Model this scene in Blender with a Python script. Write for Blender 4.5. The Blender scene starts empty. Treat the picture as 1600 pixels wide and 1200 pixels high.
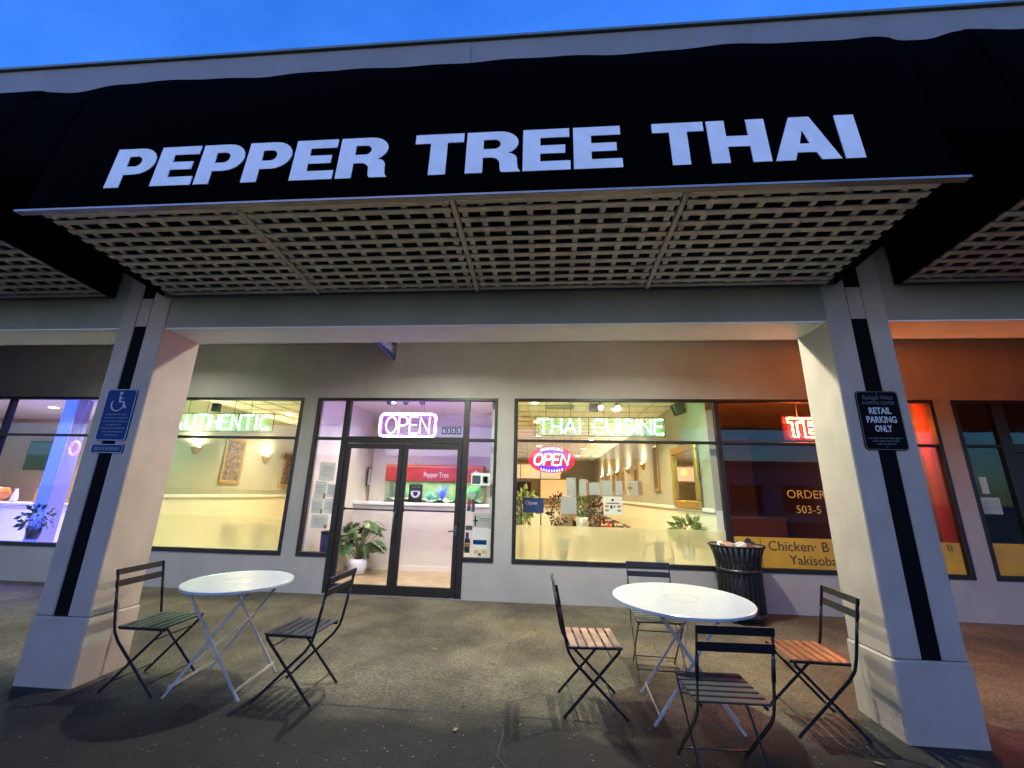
import bpy, math, random
from mathutils import Vector, Matrix
R = math.radians
random.seed(7)
sc = bpy.context.scene
col = sc.collection

# ------------------------------------------------------------------ camera
cam = bpy.data.cameras.new('camera'); camo = bpy.data.objects.new('camera', cam); col.objects.link(camo)
cam.sensor_width = 36.0
cam.lens = 36.0 * 639.9 / 1600.0
cam.clip_start = 0.05; cam.clip_end = 2000
PITCH, ROLL, YAW = 0.2628, 0.0226, 0.0825
camo.matrix_world = (Matrix.Translation((0, 0, 1.55)) @ Matrix.Rotation(YAW, 4, 'Z')
                     @ Matrix.Rotation(math.pi/2 + PITCH, 4, 'X') @ Matrix.Rotation(ROLL, 4, 'Z'))
sc.camera = camo

# ------------------------------------------------------------------ dusk sky
SUN_EL, SUN_ROT = 8.0, -165.0
w = bpy.data.worlds.new('World'); sc.world = w; w.use_nodes = True
nt = w.node_tree; nt.nodes.clear()
sky = nt.nodes.new('ShaderNodeTexSky'); sky.sky_type = 'NISHITA'; sky.sun_disc = False
sky.sun_elevation = R(SUN_EL); sky.sun_rotation = R(SUN_ROT); sky.air_density = 1.6; sky.dust_density = 0.4; sky.ozone_density = 4.0
tc = nt.nodes.new('ShaderNodeTexCoord')
mp = nt.nodes.new('ShaderNodeMapping'); mp.inputs['Scale'].default_value = (2.2, 5.0, 5.0)
nz = nt.nodes.new('ShaderNodeTexNoise'); nz.inputs['Scale'].default_value = 1.6; nz.inputs['Detail'].default_value = 6; nz.inputs['Roughness'].default_value = .6
rp = nt.nodes.new('ShaderNodeValToRGB'); rp.color_ramp.elements[0].position = .35; rp.color_ramp.elements[1].position = .8
rp.color_ramp.elements[0].color = (.17, .44, 1.10, 1); rp.color_ramp.elements[1].color = (.28, .58, 1.28, 1)
mul = nt.nodes.new('ShaderNodeMix'); mul.data_type = 'RGBA'; mul.blend_type = 'MULTIPLY'; mul.inputs[0].default_value = 1
bg = nt.nodes.new('ShaderNodeBackground'); bg.inputs['Strength'].default_value = 0.15
ow = nt.nodes.new('ShaderNodeOutputWorld')
L = nt.links.new
L(tc.outputs['Generated'], mp.inputs['Vector']); L(mp.outputs[0], nz.inputs['Vector']); L(nz.outputs[0], rp.inputs[0])
L(sky.outputs[0], mul.inputs[6]); L(rp.outputs[0], mul.inputs[7]); L(mul.outputs[2], bg.inputs['Color']); L(bg.outputs[0], ow.inputs[0])

sl = bpy.data.lights.new('sun', 'SUN'); sl.energy = 0.22; sl.angle = R(50); sl.color = (1, .64, .50)
so = bpy.data.objects.new('sun', sl); col.objects.link(so)
so.rotation_euler = (R(90 - SUN_EL), 0, R(180 - SUN_ROT))      # last glow, same direction as in the sky

sc.view_settings.view_transform = 'Standard'; sc.view_settings.look = 'None'
EXPO = 2.0; KL = 2 ** (0.7 - EXPO)
sc.view_settings.exposure = EXPO; sc.view_settings.gamma = 1; sc.view_settings.use_curve_mapping = False
sc.render.engine = 'CYCLES'
sc.cycles.use_denoising = True
sc.cycles.max_bounces = 7; sc.cycles.diffuse_bounces = 3; sc.cycles.glossy_bounces = 3; sc.cycles.transparent_max_bounces = 24; sc.cycles.transmission_bounces = 8
sc.cycles.sample_clamp_indirect = 4.0
sc.cycles.use_adaptive_sampling = True; sc.cycles.adaptive_threshold = 0.05; sc.cycles.caustics_reflective = False

ARCADE_W = 90.0       # the two walkway ceiling lamps
DINING_W = 35.0       # each dining room downlight
LOBBY_W = 14.0
NEON = 1.0

# ------------------------------------------------------------------ materials
def mat(name, c, rough=.6, metal=0, var=0, vscale=6, bump=0, bscale=40, emit=None, es=0, spec=.5, c2=None, dirt=0):
    m = bpy.data.materials.new(name); m.use_nodes = True
    n = m.node_tree.nodes; l = m.node_tree.links.new
    b = n['Principled BSDF']
    b.inputs['Base Color'].default_value = (*c, 1); b.inputs['Roughness'].default_value = rough
    b.inputs['Metallic'].default_value = metal; b.inputs['Specular IOR Level'].default_value = spec
    if var or c2 or bump:
        t = n.new('ShaderNodeTexCoord')
    if var or c2:
        z = n.new('ShaderNodeTexNoise'); z.inputs['Scale'].default_value = vscale; z.inputs['Detail'].default_value = 6
        l(t.outputs['Object'], z.inputs['Vector'])
        r = n.new('ShaderNodeValToRGB'); r.color_ramp.elements[0].position = .35; r.color_ramp.elements[1].position = .68
        d = c2 or tuple(x * (1 - var) for x in c)
        r.color_ramp.elements[0].color = (*d, 1); r.color_ramp.elements[1].color = (*c, 1)
        l(z.outputs[0], r.inputs[0]); l(r.outputs[0], b.inputs['Base Color'])
    if dirt:          # run-off streaks and scuffs, each with its own shape
        mp_ = n.new('ShaderNodeMapping'); mp_.inputs['Scale'].default_value = (2.5, 2.5, .9); l(t.outputs['Object'], mp_.inputs['Vector'])
        z3 = n.new('ShaderNodeTexNoise'); z3.inputs['Scale'].default_value = 1.5; z3.inputs['Detail'].default_value = 8; z3.inputs['Roughness'].default_value = .65; l(mp_.outputs[0], z3.inputs['Vector'])
        r3 = n.new('ShaderNodeValToRGB'); r3.color_ramp.elements[0].position = .42; r3.color_ramp.elements[1].position = .60
        r3.color_ramp.elements[0].color = (1-dirt, 1-dirt, 1-dirt*1.1, 1); r3.color_ramp.elements[1].color = (1, 1, 1, 1); l(z3.outputs[0], r3.inputs[0])
        m3 = n.new('ShaderNodeMix'); m3.data_type = 'RGBA'; m3.blend_type = 'MULTIPLY'; m3.inputs[0].default_value = 1
        l(r.outputs[0], m3.inputs[6]); l(r3.outputs[0], m3.inputs[7]); l(m3.outputs[2], b.inputs['Base Color'])
    if bump:
        z2 = n.new('ShaderNodeTexNoise'); z2.inputs['Scale'].default_value = bscale; z2.inputs['Detail'].default_value = 8
        l(t.outputs['Object'], z2.inputs['Vector'])
        bp = n.new('ShaderNodeBump'); bp.inputs['Strength'].default_value = bump; bp.inputs['Distance'].default_value = .01
        l(z2.outputs[0], bp.inputs['Height']); l(bp.outputs[0], b.inputs['Normal'])
    if emit:
        b.inputs['Emission Color'].default_value = (*emit, 1); b.inputs['Emission Strength'].default_value = es * KL
    return m

def glass_mat(name, tint=(1, 1, 1), rough=0.0, ior=1.45):
    m = bpy.data.materials.new(name); m.use_nodes = True
    n = m.node_tree.nodes; l = m.node_tree.links.new; n.clear()
    o = n.new('ShaderNodeOutputMaterial'); mx = n.new('ShaderNodeMixShader'); tr = n.new('ShaderNodeBsdfTransparent')
    gl = n.new('ShaderNodeBsdfGlossy'); fr = n.new('ShaderNodeFresnel')
    fr.inputs['IOR'].default_value = ior; gl.inputs['Roughness'].default_value = rough; tr.inputs['Color'].default_value = (*tint, 1)
    ge = n.new('ShaderNodeNewGeometry'); mr = n.new('ShaderNodeMapRange')      # same reflectance from either side of the sheet
    mr.inputs['To Min'].default_value = ior; mr.inputs['To Max'].default_value = 1/ior
    l(ge.outputs['Backfacing'], mr.inputs['Value']); l(mr.outputs[0], fr.inputs['IOR'])
    l(fr.outputs[0], mx.inputs[0]); l(tr.outputs[0], mx.inputs[1]); l(gl.outputs[0], mx.inputs[2]); l(mx.outputs[0], o.inputs[0])
    return m

def frost_mat(name):
    m = bpy.data.materials.new(name); m.use_nodes = True
    n = m.node_tree.nodes; l = m.node_tree.links.new; n.clear()
    o = n.new('ShaderNodeOutputMaterial'); mx = n.new('ShaderNodeMixShader')
    a = n.new('ShaderNodeBsdfTranslucent'); a.inputs['Color'].default_value = (.93, .94, .88, 1)
    g = n.new('ShaderNodeBsdfRefraction'); g.inputs['Roughness'].default_value = .33; g.inputs['IOR'].default_value = 1.22
    g.inputs['Color'].default_value = (.97, .98, .94, 1)
    mx.inputs[0].default_value = .66
    l(a.outputs[0], mx.inputs[1]); l(g.outputs[0], mx.inputs[2]); l(mx.outputs[0], o.inputs[0])
    return m

def ground_mat(name, c, c2, stain, scale=1.0, dark_edge=False):
    m = bpy.data.materials.new(name); m.use_nodes = True
    n = m.node_tree.nodes; l = m.node_tree.links.new; b = n['Principled BSDF']
    t = n.new('ShaderNodeTexCoord')
    def noise(s, det=8, ro=.6):
        z = n.new('ShaderNodeTexNoise'); z.inputs['Scale'].default_value = s; z.inputs['Detail'].default_value = det; z.inputs['Roughness'].default_value = ro
        l(t.outputs['Object'], z.inputs['Vector']); return z
    def ramp(src, p0, p1, a, b_):
        r = n.new('ShaderNodeValToRGB'); r.color_ramp.elements[0].position = p0; r.color_ramp.elements[1].position = p1
        r.color_ramp.elements[0].color = (*a, 1); r.color_ramp.elements[1].color = (*b_, 1); l(src, r.inputs[0]); return r
    def mix(kind, f, a, b_):
        x = n.new('ShaderNodeMix'); x.data_type = 'RGBA'; x.blend_type = kind; x.inputs[0].default_value = f
        l(a, x.inputs[6]); l(b_, x.inputs[7]); return x
    base = ramp(noise(2.2 * scale, 10, .65).outputs[0], .3, .72, c2, c)
    grit = ramp(noise(48, 6, .8).outputs[0], .38, .62, (.38, .38, .38), (1.55, 1.5, 1.42))
    x1 = mix('MULTIPLY', 1.0, base.outputs[0], grit.outputs[0])
    big = ramp(noise(.9 * scale, 4, .55).outputs[0], .38, .58, stain, (1, 1, 1))
    x2 = mix('MULTIPLY', 1, x1.outputs[2], big.outputs[0])
    if dark_edge:        # darker paving outside the column line, with a ragged border
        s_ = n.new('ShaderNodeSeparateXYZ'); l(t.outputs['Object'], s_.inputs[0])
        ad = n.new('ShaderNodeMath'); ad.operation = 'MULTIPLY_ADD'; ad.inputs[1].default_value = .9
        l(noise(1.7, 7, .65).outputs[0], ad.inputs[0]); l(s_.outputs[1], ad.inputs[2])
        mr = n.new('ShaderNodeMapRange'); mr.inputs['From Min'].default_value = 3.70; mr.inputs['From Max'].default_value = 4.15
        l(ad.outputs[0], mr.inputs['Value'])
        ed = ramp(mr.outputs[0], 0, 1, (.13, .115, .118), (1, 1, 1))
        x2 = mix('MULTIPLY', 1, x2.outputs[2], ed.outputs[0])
    vo = n.new('ShaderNodeTexVoronoi'); vo.inputs['Scale'].default_value = 30; l(t.outputs['Object'], vo.inputs['Vector'])
    sp = ramp(vo.outputs['Distance'], .09, .16, (1, 1, 1), (0, 0, 0))
    sel = n.new('ShaderNodeMath'); sel.operation = 'GREATER_THAN'; sel.inputs[1].default_value = .84
    sx = n.new('ShaderNodeSeparateColor'); l(vo.outputs['Color'], sx.inputs[0]); l(sx.outputs[0], sel.inputs[0])
    fm = n.new('ShaderNodeMath'); fm.operation = 'MULTIPLY'; l(sp.outputs[0], fm.inputs[0]); l(sel.outputs[0], fm.inputs[1])
    x3 = n.new('ShaderNodeMix'); x3.data_type = 'RGBA'; l(fm.outputs[0], x3.inputs[0]); l(x2.outputs[2], x3.inputs[6])
    x3.inputs[7].default_value = (.27, .25, .22, 1)
    v2 = n.new('ShaderNodeTexVoronoi'); v2.inputs['Scale'].default_value = 2.6; l(t.outputs['Object'], v2.inputs['Vector'])     # trodden gum and oil drips
    g2 = ramp(v2.outputs['Distance'], .045, .075, (.45, .44, .43), (1, 1, 1))
    x4 = mix('MULTIPLY', 1, x3.outputs[2], g2.outputs[0])
    l(x4.outputs[2], b.inputs['Base Color'])
    b.inputs['Roughness'].default_value = .82; b.inputs['Specular IOR Level'].default_value = .3
    bp = n.new('ShaderNodeBump'); bp.inputs['Strength'].default_value = .8; bp.inputs['Distance'].default_value = .01
    l(noise(90, 6, .8).outputs[0], bp.inputs['Height']); l(bp.outputs[0], b.inputs['Normal'])
    return m

def stucco_mat(name, c):
    m = mat(name, c, .75, var=.13, vscale=1.3, bump=.3, bscale=60, spec=.3, dirt=.045)
    n = m.node_tree.nodes; l = m.node_tree.links.new
    # faint horizontal board courses with weathered runs
    t = n.new('ShaderNodeTexCoord'); s = n.new('ShaderNodeSeparateXYZ'); l(t.outputs['Object'], s.inputs[0])
    f = n.new('ShaderNodeMath'); f.operation = 'PINGPONG'; f.inputs[1].default_value = .1; l(s.outputs[2], f.inputs[0])
    g = n.new('ShaderNodeMath'); g.operation = 'LESS_THAN'; g.inputs[1].default_value = .0035; l(f.outputs[0], g.inputs[0])
    b2 = n.new('ShaderNodeBump'); b2.inputs['Strength'].default_value = .35; b2.inputs['Distance'].default_value = .006; b2.invert = True
    old = [x for x in n if x.bl_idname == 'ShaderNodeBump' and x != b2][0]
    l(g.outputs[0], b2.inputs['Height']); l(old.outputs[0], b2.inputs['Normal']); l(b2.outputs[0], n['Principled BSDF'].inputs['Normal'])
    return m

M = {}
M['wall'] = stucco_mat('painted grey siding', (.35, .31, .275))
M['column'] = mat('column paint', (.42, .32, .245), .6, var=.14, vscale=3, bump=.2, bscale=70, spec=.3, dirt=.06)
M['beam'] = mat('beam paint', (.30, .25, .19), .65, var=.15, vscale=2, bump=.15, spec=.3, dirt=.06)
M['soffit'] = mat('walkway ceiling paint', (.82, .80, .77), .8, var=.06)
M['recess'] = mat('black reveal paint', (.005, .004, .004), .8, spec=.05)
M['fascia'] = mat('roof fascia grey', (.22, .195, .18), .6, var=.12, vscale=2.5, bump=.08, dirt=.07)
M['coping'] = mat('coping metal', (.12, .15, .13), .5, .3)
M['roof'] = mat('roof membrane', (.12, .12, .12), .9, var=.2)
M['fabric'] = mat('black awning cloth', (.0011, .001, .0012), .95, bump=.1, bscale=160, spec=.01)
M['letter'] = mat('white vinyl lettering', (.93, .86, .82), .55, var=.14, vscale=5, bump=.15, bscale=30, spec=.3)
M['lattice'] = mat('cream lattice paint', (.94, .87, .72), .7, var=.10, vscale=9, bump=.12, bscale=60, spec=.3)
M['trim'] = mat('aluminium edge trim', (.34, .30, .28), .42, .6, var=.15, vscale=8)
M['bronze'] = mat('dark bronze frame', (.022, .017, .014), .42, .35, var=.25, vscale=12)
M['glass'] = glass_mat('window glass', (.97, .985, .975))
M['frost'] = frost_mat('frosted film')
M['mirror'] = mat('mirror silver', (.85, .85, .8), .03, 1)
M['asphalt'] = ground_mat('asphalt', (.105, .100, .092), (.055, .052, .052), (.62, .6, .63), .8)
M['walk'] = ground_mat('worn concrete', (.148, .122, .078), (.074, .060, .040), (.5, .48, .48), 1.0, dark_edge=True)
M['joint'] = mat('joint filler', (.04, .038, .035), .9)
M['blackmetal'] = mat('black painted steel', (.013, .012, .013), .38, .2, var=.3, vscale=20, spec=.5)
M['slat_black'] = mat('black painted seat slat', (.020, .018, .018), .55, 0, var=.3, vscale=14, spec=.35)
M['slat_wood'] = mat('worn reddish slat', (.42, .21, .15), .4, 0, c2=(.22, .09, .07), vscale=9, spec=.5)
M['slat_orange'] = mat('orange brown slat', (.20, .08, .035), .35, 0, c2=(.10, .035, .02), vscale=9, spec=.5)
M['tablewhite'] = mat('white table enamel', (.42, .42, .41), .18, var=.07, vscale=14, spec=.5)
M['tableleg'] = mat('white leg enamel', (.42, .37, .34), .4, var=.2, vscale=14)
M['groove'] = mat('table groove', (.22, .21, .2), .6)
M['olive'] = mat('dining wall upper', (.40, .385, .32), .75, var=.07, vscale=2)
M['cream'] = mat('dining wall lower', (.80, .75, .60), .7, var=.05, vscale=2)
M['white'] = mat('white paint', (.80, .79, .76), .5, var=.04)
M['lobby'] = mat('lobby wall', (.60, .57, .47), .75, var=.05, vscale=2)
M['counter'] = mat('counter panel', (.70, .66, .54), .55, var=.05, vscale=2)
M['ceil'] = mat('ceiling tile', (.86, .82, .70), .85, var=.06, vscale=3)
M['ceilgrid'] = mat('ceiling grid', (.62, .60, .52), .6)
M['floor'] = mat('tan floor boards', (.46, .34, .20), .35, c2=(.34, .24, .13), vscale=4, spec=.5)
M['wood'] = mat('honey wood', (.50, .25, .09), .4, c2=(.34, .15, .05), vscale=7)
M['gold'] = mat('gilt frame', (.62, .38, .10), .35, .5, var=.3, vscale=30)
M['art'] = mat('dark carved picture', (.30, .19, .12), .7, c2=(.05, .035, .03), vscale=16, bump=.6, bscale=18)
M['paper'] = mat('white paper', (.78, .77, .74), .8, var=.05)
M['paperback'] = mat('grey poster back', (.50, .50, .47), .8, var=.12, vscale=10)
def paper_mat(name, c):
    m = bpy.data.materials.new(name); m.use_nodes = True
    n = m.node_tree.nodes; l = m.node_tree.links.new; n.clear()
    o = n.new('ShaderNodeOutputMaterial'); mx = n.new('ShaderNodeMixShader'); mx.inputs[0].default_value = .55
    a = n.new('ShaderNodeBsdfDiffuse'); b = n.new('ShaderNodeBsdfTranslucent'); a.inputs[0].default_value = (*c, 1); b.inputs[0].default_value = (*c, 1)
    l(a.outputs[0], mx.inputs[1]); l(b.outputs[0], mx.inputs[2]); l(mx.outputs[0], o.inputs[0]); return m
M['paper'] = paper_mat('white paper', (.80, .79, .76)); M['paperback'] = paper_mat('grey poster back', (.56, .56, .53)); 
M['navy'] = mat('navy board', (.018, .03, .11), .45)
M['signblue'] = mat('parking blue', (.008, .035, .13), .6, var=.1, spec=.1)
M['signwhite'] = mat('sign white', (.55, .52, .50), .6, spec=.2)
M['signblack'] = mat('sign black', (.004, .0035, .0035), .7, spec=.05)
M['signgrey'] = mat('sign grey print', (.13, .115, .11), .7, spec=.1)
M['red'] = mat('red canopy wood', (.42, .045, .03), .35, c2=(.30, .03, .03), vscale=3)
M['yellow'] = mat('mustard panel', (.78, .38, .025), .5, var=.15, vscale=4)
M['brown'] = mat('brown print', (.07, .03, .012), .6)
M['goldtext'] = mat('gold vinyl', (.55, .27, .05), .6, spec=.2)
M['leaf'] = mat('glossy leaf', (.07, .15, .035), .38, c2=(.03, .075, .02), vscale=8, spec=.5)
M['leafpale'] = mat('pale leaf', (.30, .33, .09), .45, c2=(.15, .2, .05), vscale=10)
M['leafred'] = mat('purple leaf', (.13, .045, .035), .5, c2=(.06, .025, .02), vscale=10)
M['pot'] = mat('white pot', (.78, .78, .77), .3)
M['darkpot'] = mat('dark pot', (.04, .035, .04), .5)
M['soil'] = mat('soil', (.04, .028, .02), .95)
M['stem'] = mat('stem', (.12, .15, .05), .6)
M['steel'] = mat('gunmetal', (.10, .11, .11), .35, .6)
M['black'] = mat('black plastic', (.012, .012, .012), .45)
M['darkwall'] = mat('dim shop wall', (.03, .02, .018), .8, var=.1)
M['jamb'] = mat('neon lit window return', (.09, .005, .003), .7)  # red neon glow on this wall end is put into the colour
M['tan'] = mat('tan wall', (.80, .60, .42), .75, var=.05)
M['lilac'] = mat('pale lilac wall', (.62, .58, .66), .7)
M['pillar'] = mat('blue grey pillar', (.30, .30, .55), .7)
def lampmat(name, c, s):
    return mat(name, (.8, .8, .8), .5, emit=c, es=s)
M['bulb'] = lampmat('lamp face', (1, .88, .62), 14)
M['bulbw'] = lampmat('cool lamp face', (1, .95, .88), 16)
M['green'] = lampmat('green neon', (.32, 1.0, .48), 70 * NEON)
M['blueN'] = lampmat('blue white neon', (.34, .20, 1.0), 120 * NEON)
M['pinkN'] = lampmat('pink neon', (1.0, .55, .85), 3.5 * NEON)
M['redN'] = lampmat('red neon', (1.0, .20, .035), 300 * NEON)
M['whiteN'] = lampmat('white led', (1, .92, .95), 6 * NEON)
M['cyanN'] = lampmat('blue led', (.15, .3, 1), 4 * NEON)
M['ovalred'] = mat('oval sign face', (.6, .01, .03), .4, emit=(.85, .0, .02), es=.75)
M['ovalblue'] = mat('oval sign blue', (.1, .02, .5), .4, emit=(.10, .01, .75), es=.8)
M['openback'] = mat('open sign back', (.7, .2, .4), .5)
M['blueled'] = mat('blue lit pillar', (.01, .01, .08), .7, emit=(.03, .06, 1.0), es=2.6)
M['screen'] = mat('tv picture', (.02, .02, .02), .3, emit=(.10, .25, .5), es=.12)
def tinted(name, c, f=.75):
    m = bpy.data.materials.new(name); m.use_nodes = True
    n = m.node_tree.nodes; l = m.node_tree.links.new; n.clear()
    o = n.new('ShaderNodeOutputMaterial'); mx = n.new('ShaderNodeMixShader'); tr = n.new('ShaderNodeBsdfTransparent')
    d = n.new('ShaderNodeBsdfPrincipled'); d.inputs['Base Color'].default_value = (*c, 1); d.inputs['Roughness'].default_value = .3
    mx.inputs[0].default_value = 1 - f
    l(tr.outputs[0], mx.inputs[1]); l(d.outputs[0], mx.inputs[2]); l(mx.outputs[0], o.inputs[0])
    return m
M['acrylic'] = tinted('clear acrylic', (.2, .6, .35), .965)
M['acrylicR'] = tinted('clear acrylic smoke', (.22, .01, .12), .95)
M['water'] = tinted('tank water', (.25, .5, .4), .95)

# ------------------------------------------------------------------ mesh helpers
class MB:
    def __init__(s): s.v = []; s.f = []; s.sm = []
    def add(s, vs, fs, smooth=False):
        o = len(s.v); s.v += [tuple(x) for x in vs]
        for f in fs: s.f.append(tuple(i + o for i in f)); s.sm.append(smooth)
        return s
    def box(s, x0, x1, y0, y1, z0, z1):
        vs = [(x, y, z) for z in (z0, z1) for y in (y0, y1) for x in (x0, x1)]
        return s.add(vs, [(0, 2, 3, 1), (4, 5, 7, 6), (0, 1, 5, 4), (2, 6, 7, 3), (0, 4, 6, 2), (1, 3, 7, 5)])
    def bevbox(s, x0, x1, y0, y1, z0, z1, b=.006):
        # box with chamfered edges (24 verts)
        cx, cy, cz = (x0+x1)/2, (y0+y1)/2, (z0+z1)/2
        hx, hy, hz = (x1-x0)/2, (y1-y0)/2, (z1-z0)/2
        b = min(b, hx*.9, hy*.9, hz*.9)
        vs = []; idx = {}
        for sx in (-1, 1):
            for sy in (-1, 1):
                for sz in (-1, 1):
                    for a in range(3):
                        h = [hx-b, hy-b, hz-b]; h[a] += b
                        idx[(sx, sy, sz, a)] = len(vs); vs.append((cx+sx*h[0], cy+sy*h[1], cz+sz*h[2]))
        fs = []
        for a in range(3):
            o = [i for i in range(3) if i != a]
            for sg in (-1, 1):
                q = []
                for p, q_ in ((-1, -1), (1, -1), (1, 1), (-1, 1)):
                    k = [0, 0, 0]; k[a] = sg; k[o[0]] = p; k[o[1]] = q_; q.append(idx[(*k, a)])
                fs.append(tuple(q))
        for a in range(3):
            o = [i for i in range(3) if i != a]
            for p in (-1, 1):
                for q_ in (-1, 1):
                    q = []
                    for e, ax in ((-1, o[0]), (1, o[0]), (1, o[1]), (-1, o[1])):
                        k = [0, 0, 0]; k[a] = e; k[o[0]] = p; k[o[1]] = q_; q.append(idx[(*k, ax)])
                    fs.append(tuple(q))
        for sx in (-1, 1):
            for sy in (-1, 1):
                for sz in (-1, 1):
                    fs.append(tuple(idx[(sx, sy, sz, a)] for a in range(3)))
        return s.add(vs, fs)
    def bar(s, p0, p1, w, h, up=(0, 0, 1)):
        p0 = Vector(p0); p1 = Vector(p1); d = (p1-p0).normalized(); u = Vector(up)
        if abs(d.dot(u)) > .98: u = Vector((0, 1, 0))
        a = d.cross(u).normalized(); c = a.cross(d).normalized()
        vs = [p + a*sx*w/2 + c*sy*h/2 for p in (p0, p1) for sx, sy in ((-1, -1), (1, -1), (1, 1), (-1, 1))]
        return s.add(vs, [(0, 1, 2, 3), (7, 6, 5, 4), (0, 4, 5, 1), (1, 5, 6, 2), (2, 6, 7, 3), (3, 7, 4, 0)])
    def tube(s, pts, r, n=8, closed=False, cap=True):
        pts = [Vector(p) for p in pts]; k = len(pts); rings = []
        prev = None
        for i, p in enumerate(pts):
            if closed: d = (pts[(i+1) % k] - pts[i-1])
            else: d = pts[min(i+1, k-1)] - pts[max(i-1, 0)]
            d.normalize()
            u = prev if prev is not None else (Vector((0, 0, 1)) if abs(d.z) < .9 else Vector((0, 1, 0)))
            a = (u - d*u.dot(d))
            if a.length < 1e-5: a = d.orthogonal()
            a.normalize(); prev = a; c = d.cross(a)
            rr = r[i] if isinstance(r, (list, tuple)) else r
            rings.append([p + (a*math.cos(t) + c*math.sin(t))*rr for t in [2*math.pi*j/n for j in range(n)]])
        vs = [v for g in rings for v in g]; fs = []
        for i in range(k if closed else k-1):
            i2 = (i+1) % k
            for j in range(n): fs.append((i*n+j, i*n+(j+1) % n, i2*n+(j+1) % n, i2*n+j))
        if cap and not closed: fs += [tuple(range(n))[::-1], tuple((k-1)*n+j for j in range(n))]
        return s.add(vs, fs, True)
    def strip(s, pts, w, t, side=(1, 0, 0)):
        # flat bar following a polyline; wide along 'side'-perpendicular
        pts = [Vector(p) for p in pts]; sd = Vector(side); vs = []
        for i, p in enumerate(pts):
            d0 = (pts[i]-pts[i-1]).normalized() if i else (pts[1]-pts[0]).normalized()
            d1 = (pts[i+1]-pts[i]).normalized() if i < len(pts)-1 else d0
            d = (d0+d1).normalized(); a = d.cross(sd).normalized() * (w/2/max(.5, d.dot(d0)))
            vs += [p+a+sd*t/2, p-a+sd*t/2, p-a-sd*t/2, p+a-sd*t/2]
        fs = []
        for i in range(len(pts)-1):
            for j in range(4): fs.append((i*4+j, i*4+(j+1) % 4, (i+1)*4+(j+1) % 4, (i+1)*4+j))
        k = len(pts)-1
        return s.add(vs, fs + [(3, 2, 1, 0), (k*4, k*4+1, k*4+2, k*4+3)])
    def lathe(s, prof, n=24, c=(0, 0, 0), smooth=True):
        vs = [(c[0]+r*math.cos(2*math.pi*j/n), c[1]+r*math.sin(2*math.pi*j/n), c[2]+z) for r, z in prof for j in range(n)]
        fs = []
        for i in range(len(prof)-1):
            for j in range(n): fs.append((i*n+j, i*n+(j+1) % n, (i+1)*n+(j+1) % n, (i+1)*n+j))
        return s.add(vs, fs, smooth)
    def disc(s, c, r, n=24, up=1):
        vs = [(c[0]+r*math.cos(2*math.pi*j/n), c[1]+r*math.sin(2*math.pi*j/n), c[2]) for j in range(n)]
        f = tuple(range(n)); return s.add(vs, [f if up > 0 else f[::-1]])
    def plate(s, pts, y0, y1):
        # polygon in XZ, thickness along Y
        n = len(pts)
        vs = [(x, y0, z) for x, z in pts] + [(x, y1, z) for x, z in pts]
        return s.add(vs, [tuple(range(n)), tuple(range(2*n-1, n-1, -1))] + [(i, n+i, n+(i+1) % n, (i+1) % n) for i in range(n)])
    def mesh(s, name, m):
        me = bpy.data.meshes.new(name); me.from_pydata(s.v, [], s.f); me.materials.append(m)
        me.polygons.foreach_set('use_smooth', s.sm); me.update()
        import bmesh
        b = bmesh.new(); b.from_mesh(me); bmesh.ops.recalc_face_normals(b, faces=b.faces); b.to_mesh(me); b.free()
        return me
    def build(s, name, m, parent=None, loc=None, rot=None):
        return link(name, s.mesh(name, m), parent, loc, rot)

def link(name, me, parent=None, loc=None, rot=None, scale=None):
    o = bpy.data.objects.new(name, me); col.objects.link(o)
    if parent: o.parent = parent
    if loc: o.location = loc
    if rot: o.rotation_euler = rot
    if scale: o.scale = scale
    return o
def tag(o, label=None, cat=None, group=None, kind=None):
    if label: o['label'] = label
    if cat: o['category'] = cat
    if group: o['group'] = group
    if kind: o['kind'] = kind
    return o
def thing(name, label, cat, loc=(0, 0, 0), rot=(0, 0, 0), group=None):
    o = bpy.data.objects.new(name, None); col.objects.link(o); o.location = loc; o.rotation_euler = rot
    o.empty_display_size = .1
    return tag(o, label, cat, group)
def copy_tree(o, parent=None):
    c = o.copy(); col.objects.link(c)
    if parent: c.parent = parent
    for ch in list(o.children): copy_tree(ch, c)
    return c
def smooth_rr(x0, x1, z0, z1, r, n=5):
    pts = []
    for cx, cz, a in ((x1-r, z0+r, -90), (x1-r, z1-r, 0), (x0+r, z1-r, 90), (x0+r, z0+r, 180)):
        for i in range(n+1):
            t = R(a + 90*i/n); pts.append((cx+r*math.cos(t), cz+r*math.sin(t)))
    return pts
def curve_mesh(name, splines, m, extrude=.004):
    cu = bpy.data.curves.new(name, 'CURVE'); cu.dimensions = '2D'; cu.fill_mode = 'BOTH'; cu.extrude = extrude
    for sp in splines:
        s = cu.splines.new('POLY'); s.points.add(len(sp)-1); s.use_cyclic_u = True
        for p, (x, y) in zip(s.points, sp): p.co = (x, y, 0, 1)
    o = bpy.data.objects.new(name, cu); col.objects.link(o)
    dg = bpy.context.evaluated_depsgraph_get(); me = bpy.data.meshes.new_from_object(o.evaluated_get(dg))
    bpy.data.objects.remove(o); bpy.data.curves.remove(cu)
    me.name = name; me.materials.clear(); me.materials.append(m); return me
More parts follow.
